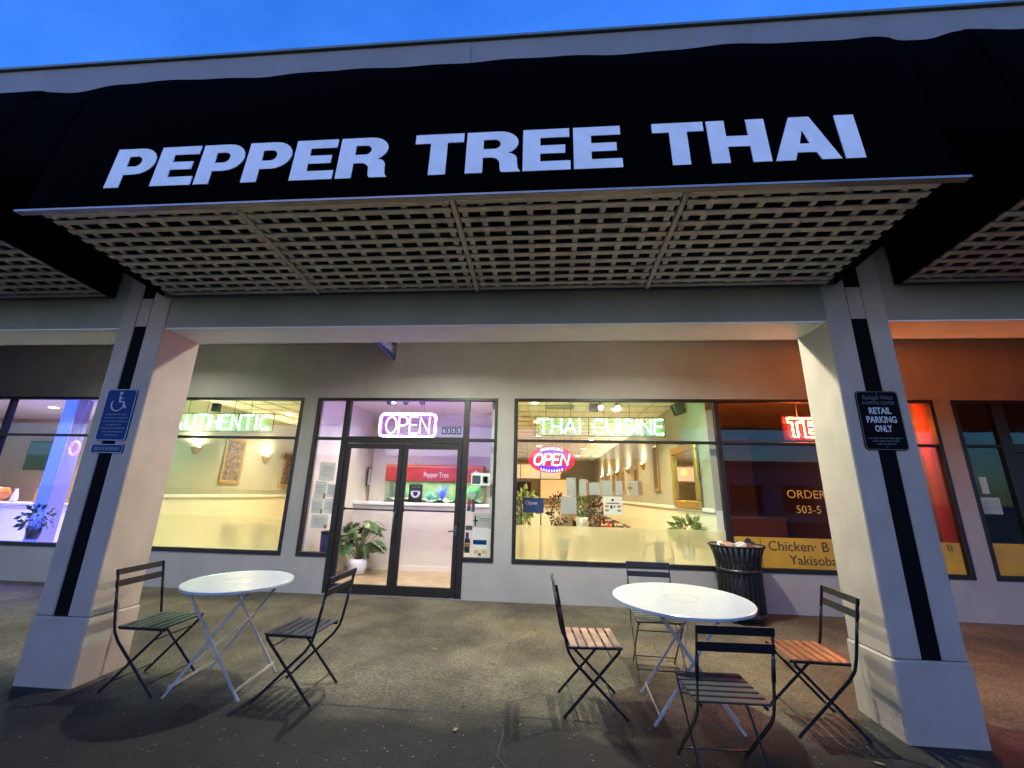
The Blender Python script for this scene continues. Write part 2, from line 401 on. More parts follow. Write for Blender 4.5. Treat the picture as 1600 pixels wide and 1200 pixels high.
def text_mesh(body, m, size=.1, extrude=.001, align='CENTER', bold=0, width=None, shear=0, space=1):
    cu = bpy.data.curves.new('t', 'FONT'); cu.body = body; cu.size = size; cu.extrude = extrude; cu.align_x = align
    cu.offset = bold; cu.shear = shear; cu.space_character = space; cu.resolution_u = 3
    o = bpy.data.objects.new('t', cu); col.objects.link(o); bpy.context.view_layer.update()
    dg = bpy.context.evaluated_depsgraph_get(); me = bpy.data.meshes.new_from_object(o.evaluated_get(dg))
    bpy.data.objects.remove(o); bpy.data.curves.remove(cu)
    if width:
        xs = [v.co.x for v in me.vertices]; k = width / max(1e-6, max(xs)-min(xs))
        for v in me.vertices: v.co.x *= k
    me.name = 'lettering'; me.materials.clear(); me.materials.append(m); return me
FRONT = (math.pi/2, 0, 0)
def put_text(parent, body, m, loc, size, rot=FRONT, name='lettering', **k):
    return link(name, text_mesh(body, m, size, **k), parent, loc, rot)
def lamp(name, parent, loc, energy, color, size=.12, rot=(0, 0, 0), spread=180, kind='AREA'):
    l = bpy.data.lights.new(name, kind); l.energy = energy * KL; l.color = color
    if kind == 'AREA': l.shape = 'DISK'; l.size = size; l.spread = R(spread)
    else: l.shadow_soft_size = size
    o = bpy.data.objects.new(name, l); col.objects.link(o); o.parent = parent; o.location = loc; o.rotation_euler = rot
    return o

# ------------------------------------------------------------------ site dimensions
D = 6.417                    # facade plane
GS = .021                    # the walkway falls towards the car park
def gz(y): return GS * (y - 3.45)
TILT = math.atan(GS)
COLF, COLB = 3.451, 3.886
ZB0, ZB1 = 3.053, 3.378
CEIL = 4.0
# ------------------------------------------------------------------ ground
def sheet(name, x0, x1, rows, m, dz=0, nx=1):
    b = MB()
    for i in range(len(rows)-1):
        (y0, z0), (y1, z1) = rows[i], rows[i+1]
        b.add([(x0, y0, z0+dz), (x1, y0, z0+dz), (x1, y1, z1+dz), (x0, y1, z1+dz)], [(0, 1, 2, 3)])
    return tag(b.build(name, m), kind='structure')
sheet('ground', -500, 500, [(-600, gz(-6)), (-6, gz(-6)), (D, gz(D)), (600, gz(D))], M['asphalt'], -.006)
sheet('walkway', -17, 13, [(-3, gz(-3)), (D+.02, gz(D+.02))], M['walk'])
jb = MB()
for x in (-6.9, 5.6): jb.add([(x-.006, 3.41, gz(3.41)+.003), (x+.006, 3.41, gz(3.41)+.003), (x+.006, D, gz(D)+.003), (x-.006, D, gz(D)+.003)], [(0, 1, 2, 3)])
rj = random.Random(4)
def crack(pts, w_):
    for (xa, ya), (xb, yb) in zip(pts, pts[1:]):
        d = Vector((xb-xa, yb-ya)).normalized(); nx_, ny_ = -d.y*w_, d.x*w_
        jb.add([(xa-nx_, ya-ny_, gz(ya-ny_)+.0035), (xb-nx_, yb-ny_, gz(yb-ny_)+.0035), (xb+nx_, yb+ny_, gz(yb+ny_)+.0035), (xa+nx_, ya+ny_, gz(ya+ny_)+.0035)], [(0, 1, 2, 3)])
crack([(-3.65+.2*i, 3.47+rj.uniform(-.006, .006)) for i in range(31)], .004)
crack([(-.35+.05*rj.uniform(-1, 1)+.02*i, 3.45-.11*i) for i in range(14)], .0028)
crack([(.3+.14*i, 5.25+.05*rj.uniform(-1, 1)+.035*i) for i in range(12)], .002)
tag(jb.build('walkway_joint', M['joint']), kind='structure')

# ------------------------------------------------------------------ the building
bld = thing('shopping_arcade', 'long low grey shopping arcade building with covered walkway and dark framed shop windows', 'building')
WX0, WX1 = -17.0, 11.0
SILL, HEAD, BAR = .575, 3.04, 2.365
WT = .2
def wallpiece(x0, x1, z0, z1, m='wall', name='facade_wall'):
    return MB().box(x0, x1, D, D+WT, z0, z1).build(name, M[m], bld)
wins = [(-10.9, -7.35), (-7.0, -4.015), (-3.774, -.748), (-.48, 5.75), (6.0, 9.2)]
wallpiece(WX0, WX1, HEAD, CEIL+.3)
xs = [WX0] + [v for a in wins for v in a] + [WX1]
for i in range(0, len(xs), 2): wallpiece(xs[i], xs[i+1], -.05, HEAD)
DX0, DX1 = -3.24, -1.245
for a, b in wins:
    if (a, b) == wins[2]:
        wallpiece(a, DX0-.045, -.05, SILL); wallpiece(DX1+.045, b, -.05, SILL)
    elif a == 6.0:
        wallpiece(a, 6.53, -.05, SILL); wallpiece(7.55, b, -.05, SILL)
    else: wallpiece(a, b, -.05, SILL)
# roof, fascia, coping, walkway ceiling, beam
MB().box(WX0-1, WX1+2, 2.56, 2.68, 4.2, 5.25).build('roof_fascia', M['fascia'], bld)
MB().box(WX0-1.02, WX1+2.02, 2.535, 2.72, 5.25, 5.275).build('coping', M['coping'], bld)
for x in (-5.2, -.62, 4.6): MB().box(x-.004, x+.004, 2.554, 2.56, 4.3, 5.249).build('fascia_joint', M['coping'], bld)
MB().box(WX0-1, WX1+2, 2.68, 23, 4.9, 5.05).build('roof', M['roof'], bld)
MB().box(WX0-1, WX1+2, COLF+.012, D-.001, CEIL, CEIL+.1).build('walkway_ceiling', M['soffit'], bld)
MB().box(WX0-1, WX1+2, 2.69, COLF+.01, 4.3, 4.4).build('awning_deck', M['recess'], bld)
LC, RC = (-4.196, -3.711), (2.419, 2.914)
for x0, x1 in ((WX0-1, LC[0]), (LC[1], RC[0]), (RC[1], WX1+2)):
    MB().box(x0, x1, COLF+.012, COLB-.012, ZB0, CEIL).build('beam', M['beam'], bld)
    MB().box(x0, x1, COLF+.014, COLB-.014, ZB0-.012, ZB0-.0005).build('beam_lit_underside', M['soffit'], bld)  # white board under the beam; its paleness stands in for light from below
# building side and rear shell so that no sky shows behind the shops
MB().box(WX0-1, WX1+2, 22.6, 22.8, -.1, 4.9).build('rear_wall', M['wall'], bld)
MB().box(WX0-.2, WX0, D+WT, 22.6, -.1, 4.9).build('side_wall', M['wall'], bld)
MB().box(WX1, WX1+.2, D+WT, 22.6, -.1, 4.9).build('side_wall', M['wall'], bld)

# window units -----------------------------------------------------
FW, FD0, FD1 = .055, D-.012, D+.07
def bars(parent, lst, name='frame', m='bronze', d0=FD0, d1=FD1):
    for (x0, x1, z0, z1) in lst: MB().bevbox(x0, x1, d0, d1, z0, z1, .004).build(name, M[m], parent)
def pane(parent, x0, x1, z0, z1, m='glass', y=D+.028, name='pane'):
    MB().box(x0, x1, y, y+.006, z0, z1).build(name, M[m], parent)
def window(x0, x1, mull=(), label=None):
    w_ = bpy.data.objects.new('window', None); col.objects.link(w_); w_.parent = bld
    if label: w_['label'] = label
    f = FW
    bars(w_, [(x0, x1, HEAD-.045, HEAD), (x0, x1, SILL, SILL+.06), (x0, x0+f, SILL+.06, HEAD-.045), (x1-f, x1, SILL+.06, HEAD-.045)])
    xs_ = [x0+f] + [v for m_ in mull for v in (m_-.035, m_+.035)] + [x1-f]
    for m_ in mull: bars(w_, [(m_-.035, m_+.035, SILL+.06, HEAD-.045)], 'mullion')
    for i in range(0, len(xs_), 2):
        bars(w_, [(xs_[i], xs_[i+1], BAR-.02, BAR+.02)], 'transom')
        pane(w_, xs_[i], xs_[i+1], SILL+.06, BAR-.02); pane(w_, xs_[i], xs_[i+1], BAR+.02, HEAD-.045)
    return w_
W0 = window(*wins[0], mull=(-9.45,), label='left neighbour shop window full of blue light')
W1 = window(*wins[1], label='window left of the entrance with green neon sign')
W3 = window(*wins[3], mull=(2.63,), label='wide window right of the entrance, its right half dark')
# frosted lower film inside the restaurant panes
MB().box(-7.0+FW, -4.015-FW, D+.036, D+.040, SILL+.06, 1.118).build('frosted_film', M['frost'], W1)
MB().box(-.48+FW, 2.595, D+.036, D+.040, SILL+.06, 1.110).build('frosted_film', M['frost'], W3)
# white inner sill ledges
MB().box(-7.0, -4.015, D+.075, D+.25, SILL-.02, SILL+.05).build('sill', M['white'], W1)
MB().box(-.48, 2.55, D+.075, D+.25, SILL-.02, SILL+.05).build('sill', M['white'], W3)

# entrance
E = bpy.data.objects.new('entrance', None); col.objects.link(E); E.parent = bld; E['label'] = 'glazed entrance with double doors, transom and two sidelights'
e0, e1 = wins[2]
bars(E, [(e0, e1, HEAD-.045, HEAD), (e0, e0+.05, SILL+.06, HEAD-.045), (e1-.045, e1, SILL+.06, HEAD-.045),
         (e0, DX0-.045, SILL, SILL+.06), (DX1+.045, e1, SILL, SILL+.06),
         (DX0-.045, DX0+.045, gz(D), HEAD-.045), (DX1-.045, DX1+.045, gz(D), HEAD-.045),
         (DX0+.045, DX1-.045, 2.30, 2.40), (e0+.05, DX0-.045, BAR-.025, BAR+.02), (DX1+.045, e1-.045, BAR-.025, BAR+.02)])
MB().box(DX0-.045, DX1+.045, D-.03, D+.1, gz(D)-.01, gz(D)+.018).build('threshold', M['trim'], E)
for a, b, z0, z1 in ((e0+.05, DX0-.045, SILL+.06, BAR-.025), (e0+.05, DX0-.045, BAR+.02, HEAD-.045), (DX1+.045, e1-.045, SILL+.06, BAR-.025),
                     (DX1+.045, e1-.045, BAR+.02, HEAD-.045), (DX0+.045, DX1-.045, 2.40, HEAD-.045)):
    pane(E, a, b, z0, z1)
for k, (a, b) in enumerate(((DX0+.05, -2.247), (-2.239, DX1-.05))):
    d_ = bpy.data.objects.new('door', None); col.objects.link(d_); d_.parent = bld
    d_['label'] = 'left glass door leaf' if k == 0 else 'right glass door leaf'
    zb = gz(D)+.02
    b_ = MB()
    st = .07
    for q in ((a, a+st, zb, 2.29), (b-st, b, zb, 2.29), (a+st, b-st, 2.21, 2.29), (a+st, b-st, zb, zb+.13)):
        b_.bevbox(q[0], q[1], D+.0, D+.05, q[2], q[3], .004)
    b_.build('door_frame', M['bronze'], d_)
    pane(d_, a+st, b-st, zb+.13, 2.21, y=D+.022)
    MB().tube([(a+st-.02, D+.085, 1.276), (b-st+.02, D+.085, 1.268)], .013).box(a+st-.03, a+st-.0, D+.05, D+.09, 1.25, 1.30).box(b-st, b-st+.03, D+.05, D+.09, 1.25, 1.30).build('push_bar', M['black'], d_)
    hx = b-st*.5 if k == 1 else a+st*.5
    if k == 1:
        MB().bevbox(hx-.02, hx+.02, D-.012, D+.0, .93, 1.07, .006).tube([(hx, D-.01, 1.0), (hx, D-.05, 1.0), (hx-.05, D-.055, 1.0), (hx-.1, D-.05, .995)], .011).build('door_handle', M['steel'], d_)
    else:
        MB().tube([(b-st*.5, D-.002, .85), (b-st*.5, D-.055, .87), (b-st*.5, D-.055, 1.23), (b-st*.5, D-.002, 1.25)], .011).build('door_handle', M['steel'], d_)
# right neighbour door unit
Nn = bpy.data.objects.new('shop_front', None); col.objects.link(Nn); Nn.parent = bld; Nn['label'] = 'dark shop front with paper notices at the right edge'
bars(Nn, [(6.0, 9.2, HEAD-.045, HEAD), (6.0, 6.055, SILL+.06, HEAD-.045), (6.0, 6.53, SILL, SILL+.06), (6.53, 6.68, gz(D), HEAD-.045), (7.55, 7.65, gz(D), HEAD-.045),
          (6.055, 6.53, BAR-.02, BAR+.02), (6.68, 7.55, 2.28, 2.40), (7.65, 9.2, SILL, SILL+.06), (9.14, 9.2, SILL+.06, HEAD-.045)])
for a, b, z0, z1 in ((6.055, 6.53, SILL+.06, BAR-.02), (6.055, 6.53, BAR+.02, HEAD-.045), (6.68, 7.55, 2.40, HEAD-.045), (7.65, 9.14, SILL+.06, HEAD-.045)): pane(Nn, a, b, z0, z1)
d_ = bpy.data.objects.new('door', None); col.objects.link(d_); d_.parent = bld; d_['label'] = 'dark glass door of the right hand shop'
b_ = MB()
for q in ((6.69, 6.78, .08, 2.27), (7.45, 7.54, .08, 2.27), (6.78, 7.45, 2.17, 2.27), (6.78, 7.45, .08, .28)): b_.bevbox(q[0], q[1], D, D+.05, q[2], q[3], .004)
b_.build('door_frame', M['bronze'], d_); pane(d_, 6.78, 7.45, .28, 2.17, y=D+.022)

# interior shells (all parts of the building) -----------------------
ICE = 3.30; FZ = .072
LW, RW = -7.05, 2.55
def part(name, m, *b):
    return MB().box(*b).build(name, M[m], bld)
part('restaurant_floor', 'floor', LW, RW, D+.1, 22.6, -.02, FZ)
# ceiling as individual tiles near the windows, plain slab above
part('restaurant_ceiling', 'ceil', LW-.05, RW+.05, D+WT, 22.6, ICE+.02, ICE+.1)
cg = MB()
x = LW
while x < RW:
    cg.box(x-.012, x+.012, D+WT, 22.6, ICE-.004, ICE+.018); x += .61
y = D+.6
while y < 22.4:
    cg.box(LW, RW, y-.012, y+.012, ICE-.006, ICE+.016); y += .61
cg.build('ceiling_grid', M['ceilgrid'], bld)
RAIL = 1.38
for nm, x0, x1 in (('side_wall', LW-.1, LW), ('side_wall', RW, RW+.12)):
    part(nm, 'olive', x0, x1, D+WT, 22.6, RAIL, ICE+.02); part(nm, 'cream', x0, x1, D+WT, 22.6, 0, RAIL)
for x0, x1 in ((LW, LW+.03), (RW-.03, RW)):
    MB().bevbox(x0, x1, D+WT, 22.5, RAIL-.04, RAIL+.025, .008).build('chair_rail', M['white'], bld)
part('back_wall', 'olive', LW, RW, 21.8, 21.9, 0, ICE)
part('inner_wall', 'olive', LW, -4.05, D+WT, D+WT+.012, HEAD, ICE)
# lobby: left partition, right partition, raised wall with half wall in front
part('lobby_partition', 'counter', -4.0, -3.88, D+WT, 9.3, 0, ICE)
part('lobby_partition', 'lobby', -.86, -.78, D+WT, 9.05, 0, ICE)
part('lobby_wall', 'lobby', -3.80, -.86, 8.95, 9.05, 0, ICE)
part('lobby_wall', 'olive', -3.88, -3.80, 9.2, 9.3, 0, ICE)
part('lobby_ceiling', 'ceil', -3.88, -.86, D+WT, 9.0, ICE-.05, ICE-.01)
hw = thing('half_wall', 'cream half wall with white ledge carrying the aquarium behind the doors', 'counter')
MB().box(-3.88, -.86, 8.44, 8.62, FZ, 1.28).build('panel', M['counter'], hw)
MB().bevbox(-3.9, -.84, 8.39, 8.95, 1.28, 1.345, .01).build('ledge', M['white'], hw)
MB().box(-3.88, -.86, 8.42, 8.44, FZ, FZ+.09).build('skirting', M['cream'], hw)
# left shop shell
part('left_shop_floor', 'white', WX0, LW-.2, D+.1, 14, -.02, FZ)
part('left_shop_ceiling', 'white', WX0, LW-.1, D+WT, 14, 3.45, 3.5)
part('left_shop_wall', 'tan', WX0, LW-.1, 11.2, 11.3, 0, 3.45)
part('left_shop_wall', 'lilac', LW-.2, LW-.1, D+WT, 11.2, 0, 3.45)
# right shops shell
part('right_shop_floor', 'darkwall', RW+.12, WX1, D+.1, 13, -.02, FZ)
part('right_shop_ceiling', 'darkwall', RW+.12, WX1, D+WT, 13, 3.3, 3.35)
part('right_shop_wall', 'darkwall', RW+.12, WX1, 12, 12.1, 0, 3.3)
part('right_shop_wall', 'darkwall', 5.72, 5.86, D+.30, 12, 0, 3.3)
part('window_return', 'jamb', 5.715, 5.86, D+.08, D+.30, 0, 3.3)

# ------------------------------------------------------------------ columns
def column(x0, x1, s0, s1, label):
    t = thing('column', label, 'column', ((x0+x1)/2, COLF, 0), group='square columns along the walkway')
    cx = (x0+x1)/2; a, b, p, q = x0-cx, x1-cx, s0-cx, s1-cx; dp = COLB-COLF
    MB().bevbox(a, p, 0, dp, .50, CEIL+.2, .008).build('shaft', M['column'], t)
    MB().bevbox(q, b, 0, dp, .50, CEIL+.2, .008).build('shaft', M['column'], t)
    MB().box(p, q, .007, dp-.007, .50, CEIL+.2).build('recessed_strip', M['recess'], t)
    MB().bevbox(p, q, .004, dp-.004, ZB0+.01, ZB1-.01, .006).build('cross_panel', M['column'], t)
    MB().bevbox(a-.012, b+.012, -.012, dp+.012, -.06, .498, .012).build('plinth', M['column'], t)
    return t
column(*LC, -4.033, -3.905, 'tall grey column with black stripe carrying the blue parking sign')
column(*RC, 2.617, 2.745, 'tall grey column with black stripe carrying the retail parking sign')

# ------------------------------------------------------------------ awnings
AZ, AY, HT = 3.475, 2.28, 1.40
ARZ = 3.392                    # the lattice falls a little towards the beam
def awn_y(z): # front cloth leans back a little, then rounds in at the top
    t = (z-AZ)/HT
    return AY + .08*t + .09*t**4
TOPS = [(-9, 0), (-4.5, -.02), (-4.06, -.045), (-3.6, -.005), (-2.9, .01), (-2.3, -.02), (-1.6, .015), (-.9, -.01), (-.2, .02), (.5, -.012), (1.3, .02), (1.9, .0), (2.4, .015), (2.62, -.035), (2.78, -.03), (3.0, .02), (4, -.01), (9, 0)]
def top_off(x):
    for (a, u), (b, v) in zip(TOPS, TOPS[1:]):
        if a <= x <= b:
            t = (x-a)/(b-a); t = t*t*(3-2*t); return u+(v-u)*t
    return 0
def lattice(parent, x0, x1, y0, y1, ncx=9, ncy=11):
    p = bpy.data.objects.new('lattice_panel', None); col.objects.link(p); p.parent = parent; p.location = (x0, y0, AZ); p.rotation_euler = (-math.atan2(AZ-ARZ, y1-y0), 0, 0)
    Lx, Ly = x1-x0, y1-y0
    xs_ = MB().box(.0, Lx, -.0225, .0225, -.006, .004).mesh('slat', M['lattice'])
    ys_ = MB().box(-.021, .021, 0, Ly, .003, .013).mesh('slat', M['lattice'])
    for i in range(ncy+1):
        link('slat', xs_, p, (0, min(max(Ly*i/ncy, .028), Ly-.028), random.uniform(-.001, .001)), (0, 0, random.uniform(-.0015, .0015)))
    for i in range(ncx+1):
        link('slat', ys_, p, (min(max(Lx*i/ncx, .04), Lx-.04), 0, random.uniform(-.0008, .0008)), (0, 0, random.uniform(-.004, .004)))
    return p
def awning(x0, x1, panels, label, front=True):
    t = thing('awning', label, 'awning', group='black shop awnings')
    nx = max(12, int((x1-x0)/.08)); nz_ = 14
    b = MB(); vs = []
    for j in range(nz_+1):
        for i in range(nx+1):
            x = x0+(x1-x0)*i/nx; f = j/nz_
            z = AZ-.01 + (HT+top_off(x))*f
            wob = .006*math.sin(x*5.1+f*3)*f + .004*math.sin(x*11+2*f)*f
            vs.append((x, awn_y(AZ+HT*f)+wob, z))
    fs = [(j*(nx+1)+i, j*(nx+1)+i+1, (j+1)*(nx+1)+i+1, (j+1)*(nx+1)+i) for j in range(nz_) for i in range(nx)]
    b.add(vs, fs, True)
    # return of the cloth over the top towards the fascia
    vt = []
    for i in range(nx+1):
        v = vs[nz_*(nx+1)+i]; vt += [v, (v[0], 2.557, v[2]-.03)]
    b.add(vt, [(2*i, 2*i+2, 2*i+3, 2*i+1) for i in range(nx)], True)
    o = b.build('cloth', M['fabric'], t); md = o.modifiers.new('thickness', 'SOLIDIFY'); md.thickness = .003; md.offset = 1
    for sx in (x0, x1):
        pts = [(awn_y(AZ+HT*k/8), AZ-.012+(HT-.04)*k/8) for k in range(9)] + [(2.557, 4.82), (3.44, 4.28), (3.44, ARZ-.012)]
        e = .004
        n_ = len(pts); q = MB().add([(sx-e, y, z) for y, z in pts] + [(sx+e, y, z) for y, z in pts],
              [tuple(range(n_)), tuple(range(2*n_-1, n_-1, -1))] + [(i, n_+i, n_+(i+1) % n_, (i+1) % n_) for i in range(n_)])
        q.build('side_cloth', M['fabric'], t)
    for a, c in panels:
        lattice(t, a+.024, c-.024, AY+.03, COLF-.005)
    for a, c in zip(panels, panels[1:]):
        MB().bevbox(-.017, .017, .004, COLF-.005-AY-.03, -.018, .03, .003).build('lattice_joint', M['lattice'], t, (a[1], AY+.03, AZ), (-math.atan2(AZ-ARZ, COLF-AY-.035), 0, 0))
    MB().bevbox(x0-.065, x1+.04, AY-.016, AY+.032, AZ-.018, AZ-.008, .003).bevbox(x0-.065, x1+.04, AY-.019, AY-.013, AZ-.018, AZ-.002, .001).build('edge_trim', M['trim'], t)
    return t
P0, PW = -3.735, 1.553
cpan = [(P0+PW*i, P0+PW*(i+1)) for i in range(4)]
AWC = awning(-3.79, 2.53, cpan, 'large black cloth awning with white lettering over the restaurant')
AWL = awning(-10.65, -4.335, [(-10.6+PW*i, -10.6+PW*(i+1)) for i in range(4)], 'plain black awning at the left edge over the blue lit shop')
AWR = awning(3.03, 9.3, [(3.06+PW*i, 3.06+PW*(i+1)) for i in range(4)], 'plain black awning at the right edge over the red lit shop')
# the valley cloth between neighbouring awnings, high up
for x0, x1, pr in ((-4.335, -3.79, AWC), (2.53, 3.03, AWC)):
    b = MB(); n = 8; vs = []
    for i in range(n+1):
        x = x0+(x1-x0)*i/n; sag = .012*math.sin(math.pi*i/n)
        for k in range(6):
            f = k/5; z = AZ+.35+(HT-.35+top_off(x)-.012)*f
            vs.append((x, awn_y(AZ+.35+(HT-.35)*f)+.002+sag, z))
    b.add(vs, [(i*6+k, (i+1)*6+k, (i+1)*6+k+1, i*6+k+1) for i in range(n) for k in range(5)], True)
    o = b.build('valley_cloth', M['fabric'], pr); md = o.modifiers.new('thickness', 'SOLIDIFY'); md.thickness = .003

# lettering: heavy grotesque capitals drawn by hand (unit cap height)
def arc(cx, cy, rx, ry, a0, a1, n=10): return [(cx+rx*math.cos(R(a0+(a1-a0)*i/n)), cy+ry*math.sin(R(a0+(a1-a0)*i/n))) for i in range(n+1)]
S_, B_ = .29, .215
GL = {
 'I': (.30, [[(0, 0), (.30, 0), (.30, 1), (0, 1)]]),
 'T': (.84, [[(.275, 0), (.565, 0), (.565, 1-B_-.01), (.84, 1-B_-.01), (.84, 1), (0, 1), (0, 1-B_-.01), (.275, 1-B_-.01)]]),
 'H': (.93, [[(0, 0), (S_, 0), (S_, .37), (.93-S_, .37), (.93-S_, 0), (.93, 0), (.93, 1), (.93-S_, 1), (.93-S_, .62), (S_, .62), (S_, 1), (0, 1)]]),
 'E': (.78, [[(0, 0), (.78, 0), (.78, B_), (S_, B_), (S_, .40), (.70, .40), (.70, .60), (S_, .60), (S_, 1-B_), (.77, 1-B_), (.77, 1), (0, 1)]]),
 'P': (.84, [[(0, 0), (S_, 0), (S_, .32)] + arc(.50, .66, .34, .34, -90, 90) + [(0, 1)], [(S_, .53), (S_, .79)] + arc(.45, .66, .11, .13, 90, -90)]),
 'R': (.90, [[(0, 0), (S_, 0), (S_, .36), (.42, .36)] + arc(.42, .22, .15, .14, 90, 10, 5) + [(.58, .06), (.61, 0), (.92, 0), (.875, .08), (.86, .26)] + arc(.70, .30, .16, .15, 0, 75, 5) + arc(.55, .71, .33, .29, -62, 90) + [(0, 1)],
             [(S_, .57), (S_, .80)] + arc(.47, .685, .11, .115, 90, -90)]),
 'A': (1.0, [[(0, 0), (.30, 0), (.355, .17), (.645, .17), (.70, 0), (1.0, 0), (.66, 1), (.34, 1)], [(.42, .37), (.58, .37), (.50, .68)]]),
 'Y': (.92, [[(.315, 0), (.605, 0), (.605, .38), (.92, 1), (.60, 1), (.46, .66), (.32, 1), (0, 1), (.315, .38)]]),
 'K': (.95, [[(0, 0), (S_, 0), (S_, .26), (.39, .38), (.60, 0), (.95, 0), (.60, .59), (.93, 1), (.57, 1), (S_, .64), (S_, 1), (0, 1)]]),
}
CAP = .365
slope = math.atan2(awn_y(4.0)-awn_y(3.64), .36)
for word, x0, x1 in (('PEPPER', -3.215, -1.098), ('TREE', -.912, .514), ('THAI', .722, 2.015)):
    gap = .055
    tot = sum(GL[c][0] for c in word) + gap*(len(word)-1); k = (x1-x0)/tot; x = x0
    for c in word:
        wd, sp = GL[c]
        me = curve_mesh('letter', [[(px*k, py*CAP) for px, py in s] for s in sp], M['letter'], .003)
        link('letter', me, AWC, (x, awn_y(3.64)-.011, 3.642), (math.pi/2-slope, 0, 0)); x += (wd+gap)*k

# ------------------------------------------------------------------ signs on the columns
def flat_sign(name, label, cat, x0, x1, z0, z1, y, m, border=None, r=.03, bw=.008):
    cx, cz = (x0+x1)/2, (z0+z1)/2
    t = thing(name, label, cat, (cx, y, cz))
    hx, hz = (x1-x0)/2, (z1-z0)/2
    MB().plate(smooth_rr(-hx, hx, -hz, hz, r), -.002, .002).build('plate', M[m], t)
    if border:
        o = smooth_rr(-hx+.004, hx-.004, -hz+.004, hz-.004, r-.003); i = smooth_rr(-hx+.004+bw, hx-.004-bw, -hz+.004+bw, hz-.004-bw, max(.006, r-bw))
        n = len(o); b = MB(); b.add([(p, -.0045, q) for p, q in o] + [(p, -.0045, q) for p, q in i], [(j, (j+1) % n, n+(j+1) % n, n+j) for j in range(n)])
        b.build('border', M[border], t)
    for bz in (hz-.025, -hz+.025):
        MB().lathe([(.001, 0), (.006, .001), (.006, .004)], 8).build('bolt', M['steel'], t, (0, -.002, bz), (math.pi/2, 0, 0))
    return t
SY = COLF-.006
hc = flat_sign('parking_sign', 'blue disabled parking sign with white wheelchair symbol on the left column', 'sign', -4.103, -3.797, 1.940, 2.425, SY, 'signblue', 'signwhite', .03, .005)
# wheelchair symbol
b = MB()
wc = [(-.012+.062*math.cos(R(a)), -.0055, .095+.062*math.sin(R(a))) for a in range(150, 385, 12)]
b.tube(wc, .0062, 6)
b.tube([(-.004, -.0055, .178), (.0, -.0055, .122), (.044, -.0055, .118), (.068, -.0055, .062), (.082, -.0055, .066)], .0085, 6)
b.tube([(0, -.0055, .152), (.04, -.0055, .150)], .006, 6)
b.build('wheelchair_symbol', M['signwhite'], hc)
MB().lathe([(.0005, 0), (.016, 0), (.016, .002)], 14).build('symbol_head', M['signwhite'], hc, (-.003, -.0045, .203), (math.pi/2, 0, 0))
# the small print is too blurred to read: worn lines of text
random.seed(3)
def blurred_lines(parent, zs, hw_, hgt, m):
    for z, wl in zs:
        x = -wl
        b = MB()
        while x < wl-.008:
            wd = min(random.uniform(.018, .05), wl-x); b.box(x, x+wd, -.0052, -.0042, z, z+hgt); x += wd+.007
        b.build('worn_print', M[m], parent)
M['wornprint'] = mat('worn print', (.12, .14, .17), .6, var=.3, vscale=60)
M['wornprint2'] = mat('worn grey print', (.09, .08, .08), .6, var=.3, vscale=60)
blurred_lines(hc, [(-.005, .105), (-.037, .118), (-.069, .118), (-.101, .08), (-.133, .118), (-.165, .10), (-.197, .07)], .1, .011, 'wornprint')
vs_ = flat_sign('sign_plate', 'small dark blue plate below the disabled parking sign', 'sign', -4.112, -3.797, 1.828, 1.912, SY, 'signblue', 'signwhite', .018, .004)
blurred_lines(vs_, [(-.016, .125)], .1, .03, 'wornprint')
rs = flat_sign('parking_sign', 'black RETAIL PARKING ONLY sign on the right column', 'sign', 2.516, 2.838, 1.945, 2.423, SY, 'signblack', 'signgrey', .03, .005)
for s, z, hh in (('RETAIL', .052, .072), ('PARKING', -.020, .072), ('ONLY', -.092, .072)):
    put_text(rs, s, M['signwhite'], (0, -.0042, z), hh, bold=.0016, width={'RETAIL': .165, 'PARKING': .222, 'ONLY': .125}[s])
put_text(rs, 'Raleigh West', M['wornprint2'], (0, -.0042, .168), .052, shear=.25, width=.235, bold=.0004)
put_text(rs, 'SHOPPING CENTER', M['wornprint2'], (0, -.0042, .128), .036, width=.245, bold=.0004)
blurred_lines(rs, [(-.150, .125), (-.172, .10), (-.194, .07)], .1, .010, 'wornprint2')

# blade sign under the walkway ceiling
bs = thing('blade_sign', 'navy hanging RESTAURANT blade sign poking out below the beam', 'sign', (-2.45, 5.7, 3.62))
MB().bevbox(-.012, .012, -.62, .50, 0, .34, .003).build('board', M['navy'], bs)
put_text(bs, 'RESTAURANT', M['signwhite'], (.0145, -.06, .07), .20, rot=(math.pi/2, 0, math.pi/2), width=1.0, bold=.001)
for yy in (-.5, .4): MB().tube([(0, yy, .34), (0, yy, CEIL-3.62)], .006, 6).build('hanger', M['black'], bs)

# ------------------------------------------------------------------ walkway ceiling lamps
def can_light(x, y, z, label, power, color, r=.085, face='bulbw', group='recessed ceiling lights', spread=120):
    t = thing('ceiling_light', label, 'ceiling light', (x, y, z), group=group)
    MB().lathe([(r+.03, -.001), (r+.03, -.008), (r, -.008), (r, .0)], 20).build('trim_ring', M['white'], t)
    MB().disc((0, 0, -.004), r, 20, -1).build('lens', M[face], t)
    if power: lamp('bulb', t, (0, 0, -.012), power, color, r*1.7, spread=spread)
    return t
def globe_light(x, y, label, power):
    t = thing('walkway_light', label, 'ceiling light', (x, y, CEIL), group='walkway ceiling lights')
    MB().lathe([(.001, -.001), (.075, -.001), (.075, -.03), (.06, -.04), (.001, -.04)], 20).build('base', M['white'], t)
    MB().lathe([(.05, -.04), (.085, -.075), (.09, -.115), (.07, -.16), (.035, -.185), (.001, -.19)], 20).build('globe', M['bulbw'], t)
    lamp('bulb', t, (0, 0, -.20), power, (.85, .95, .84), .13, spread=160)
    lamp('spill', t, (0, 0, -.27), power*.06, (.85, .95, .84), .07, kind='POINT')
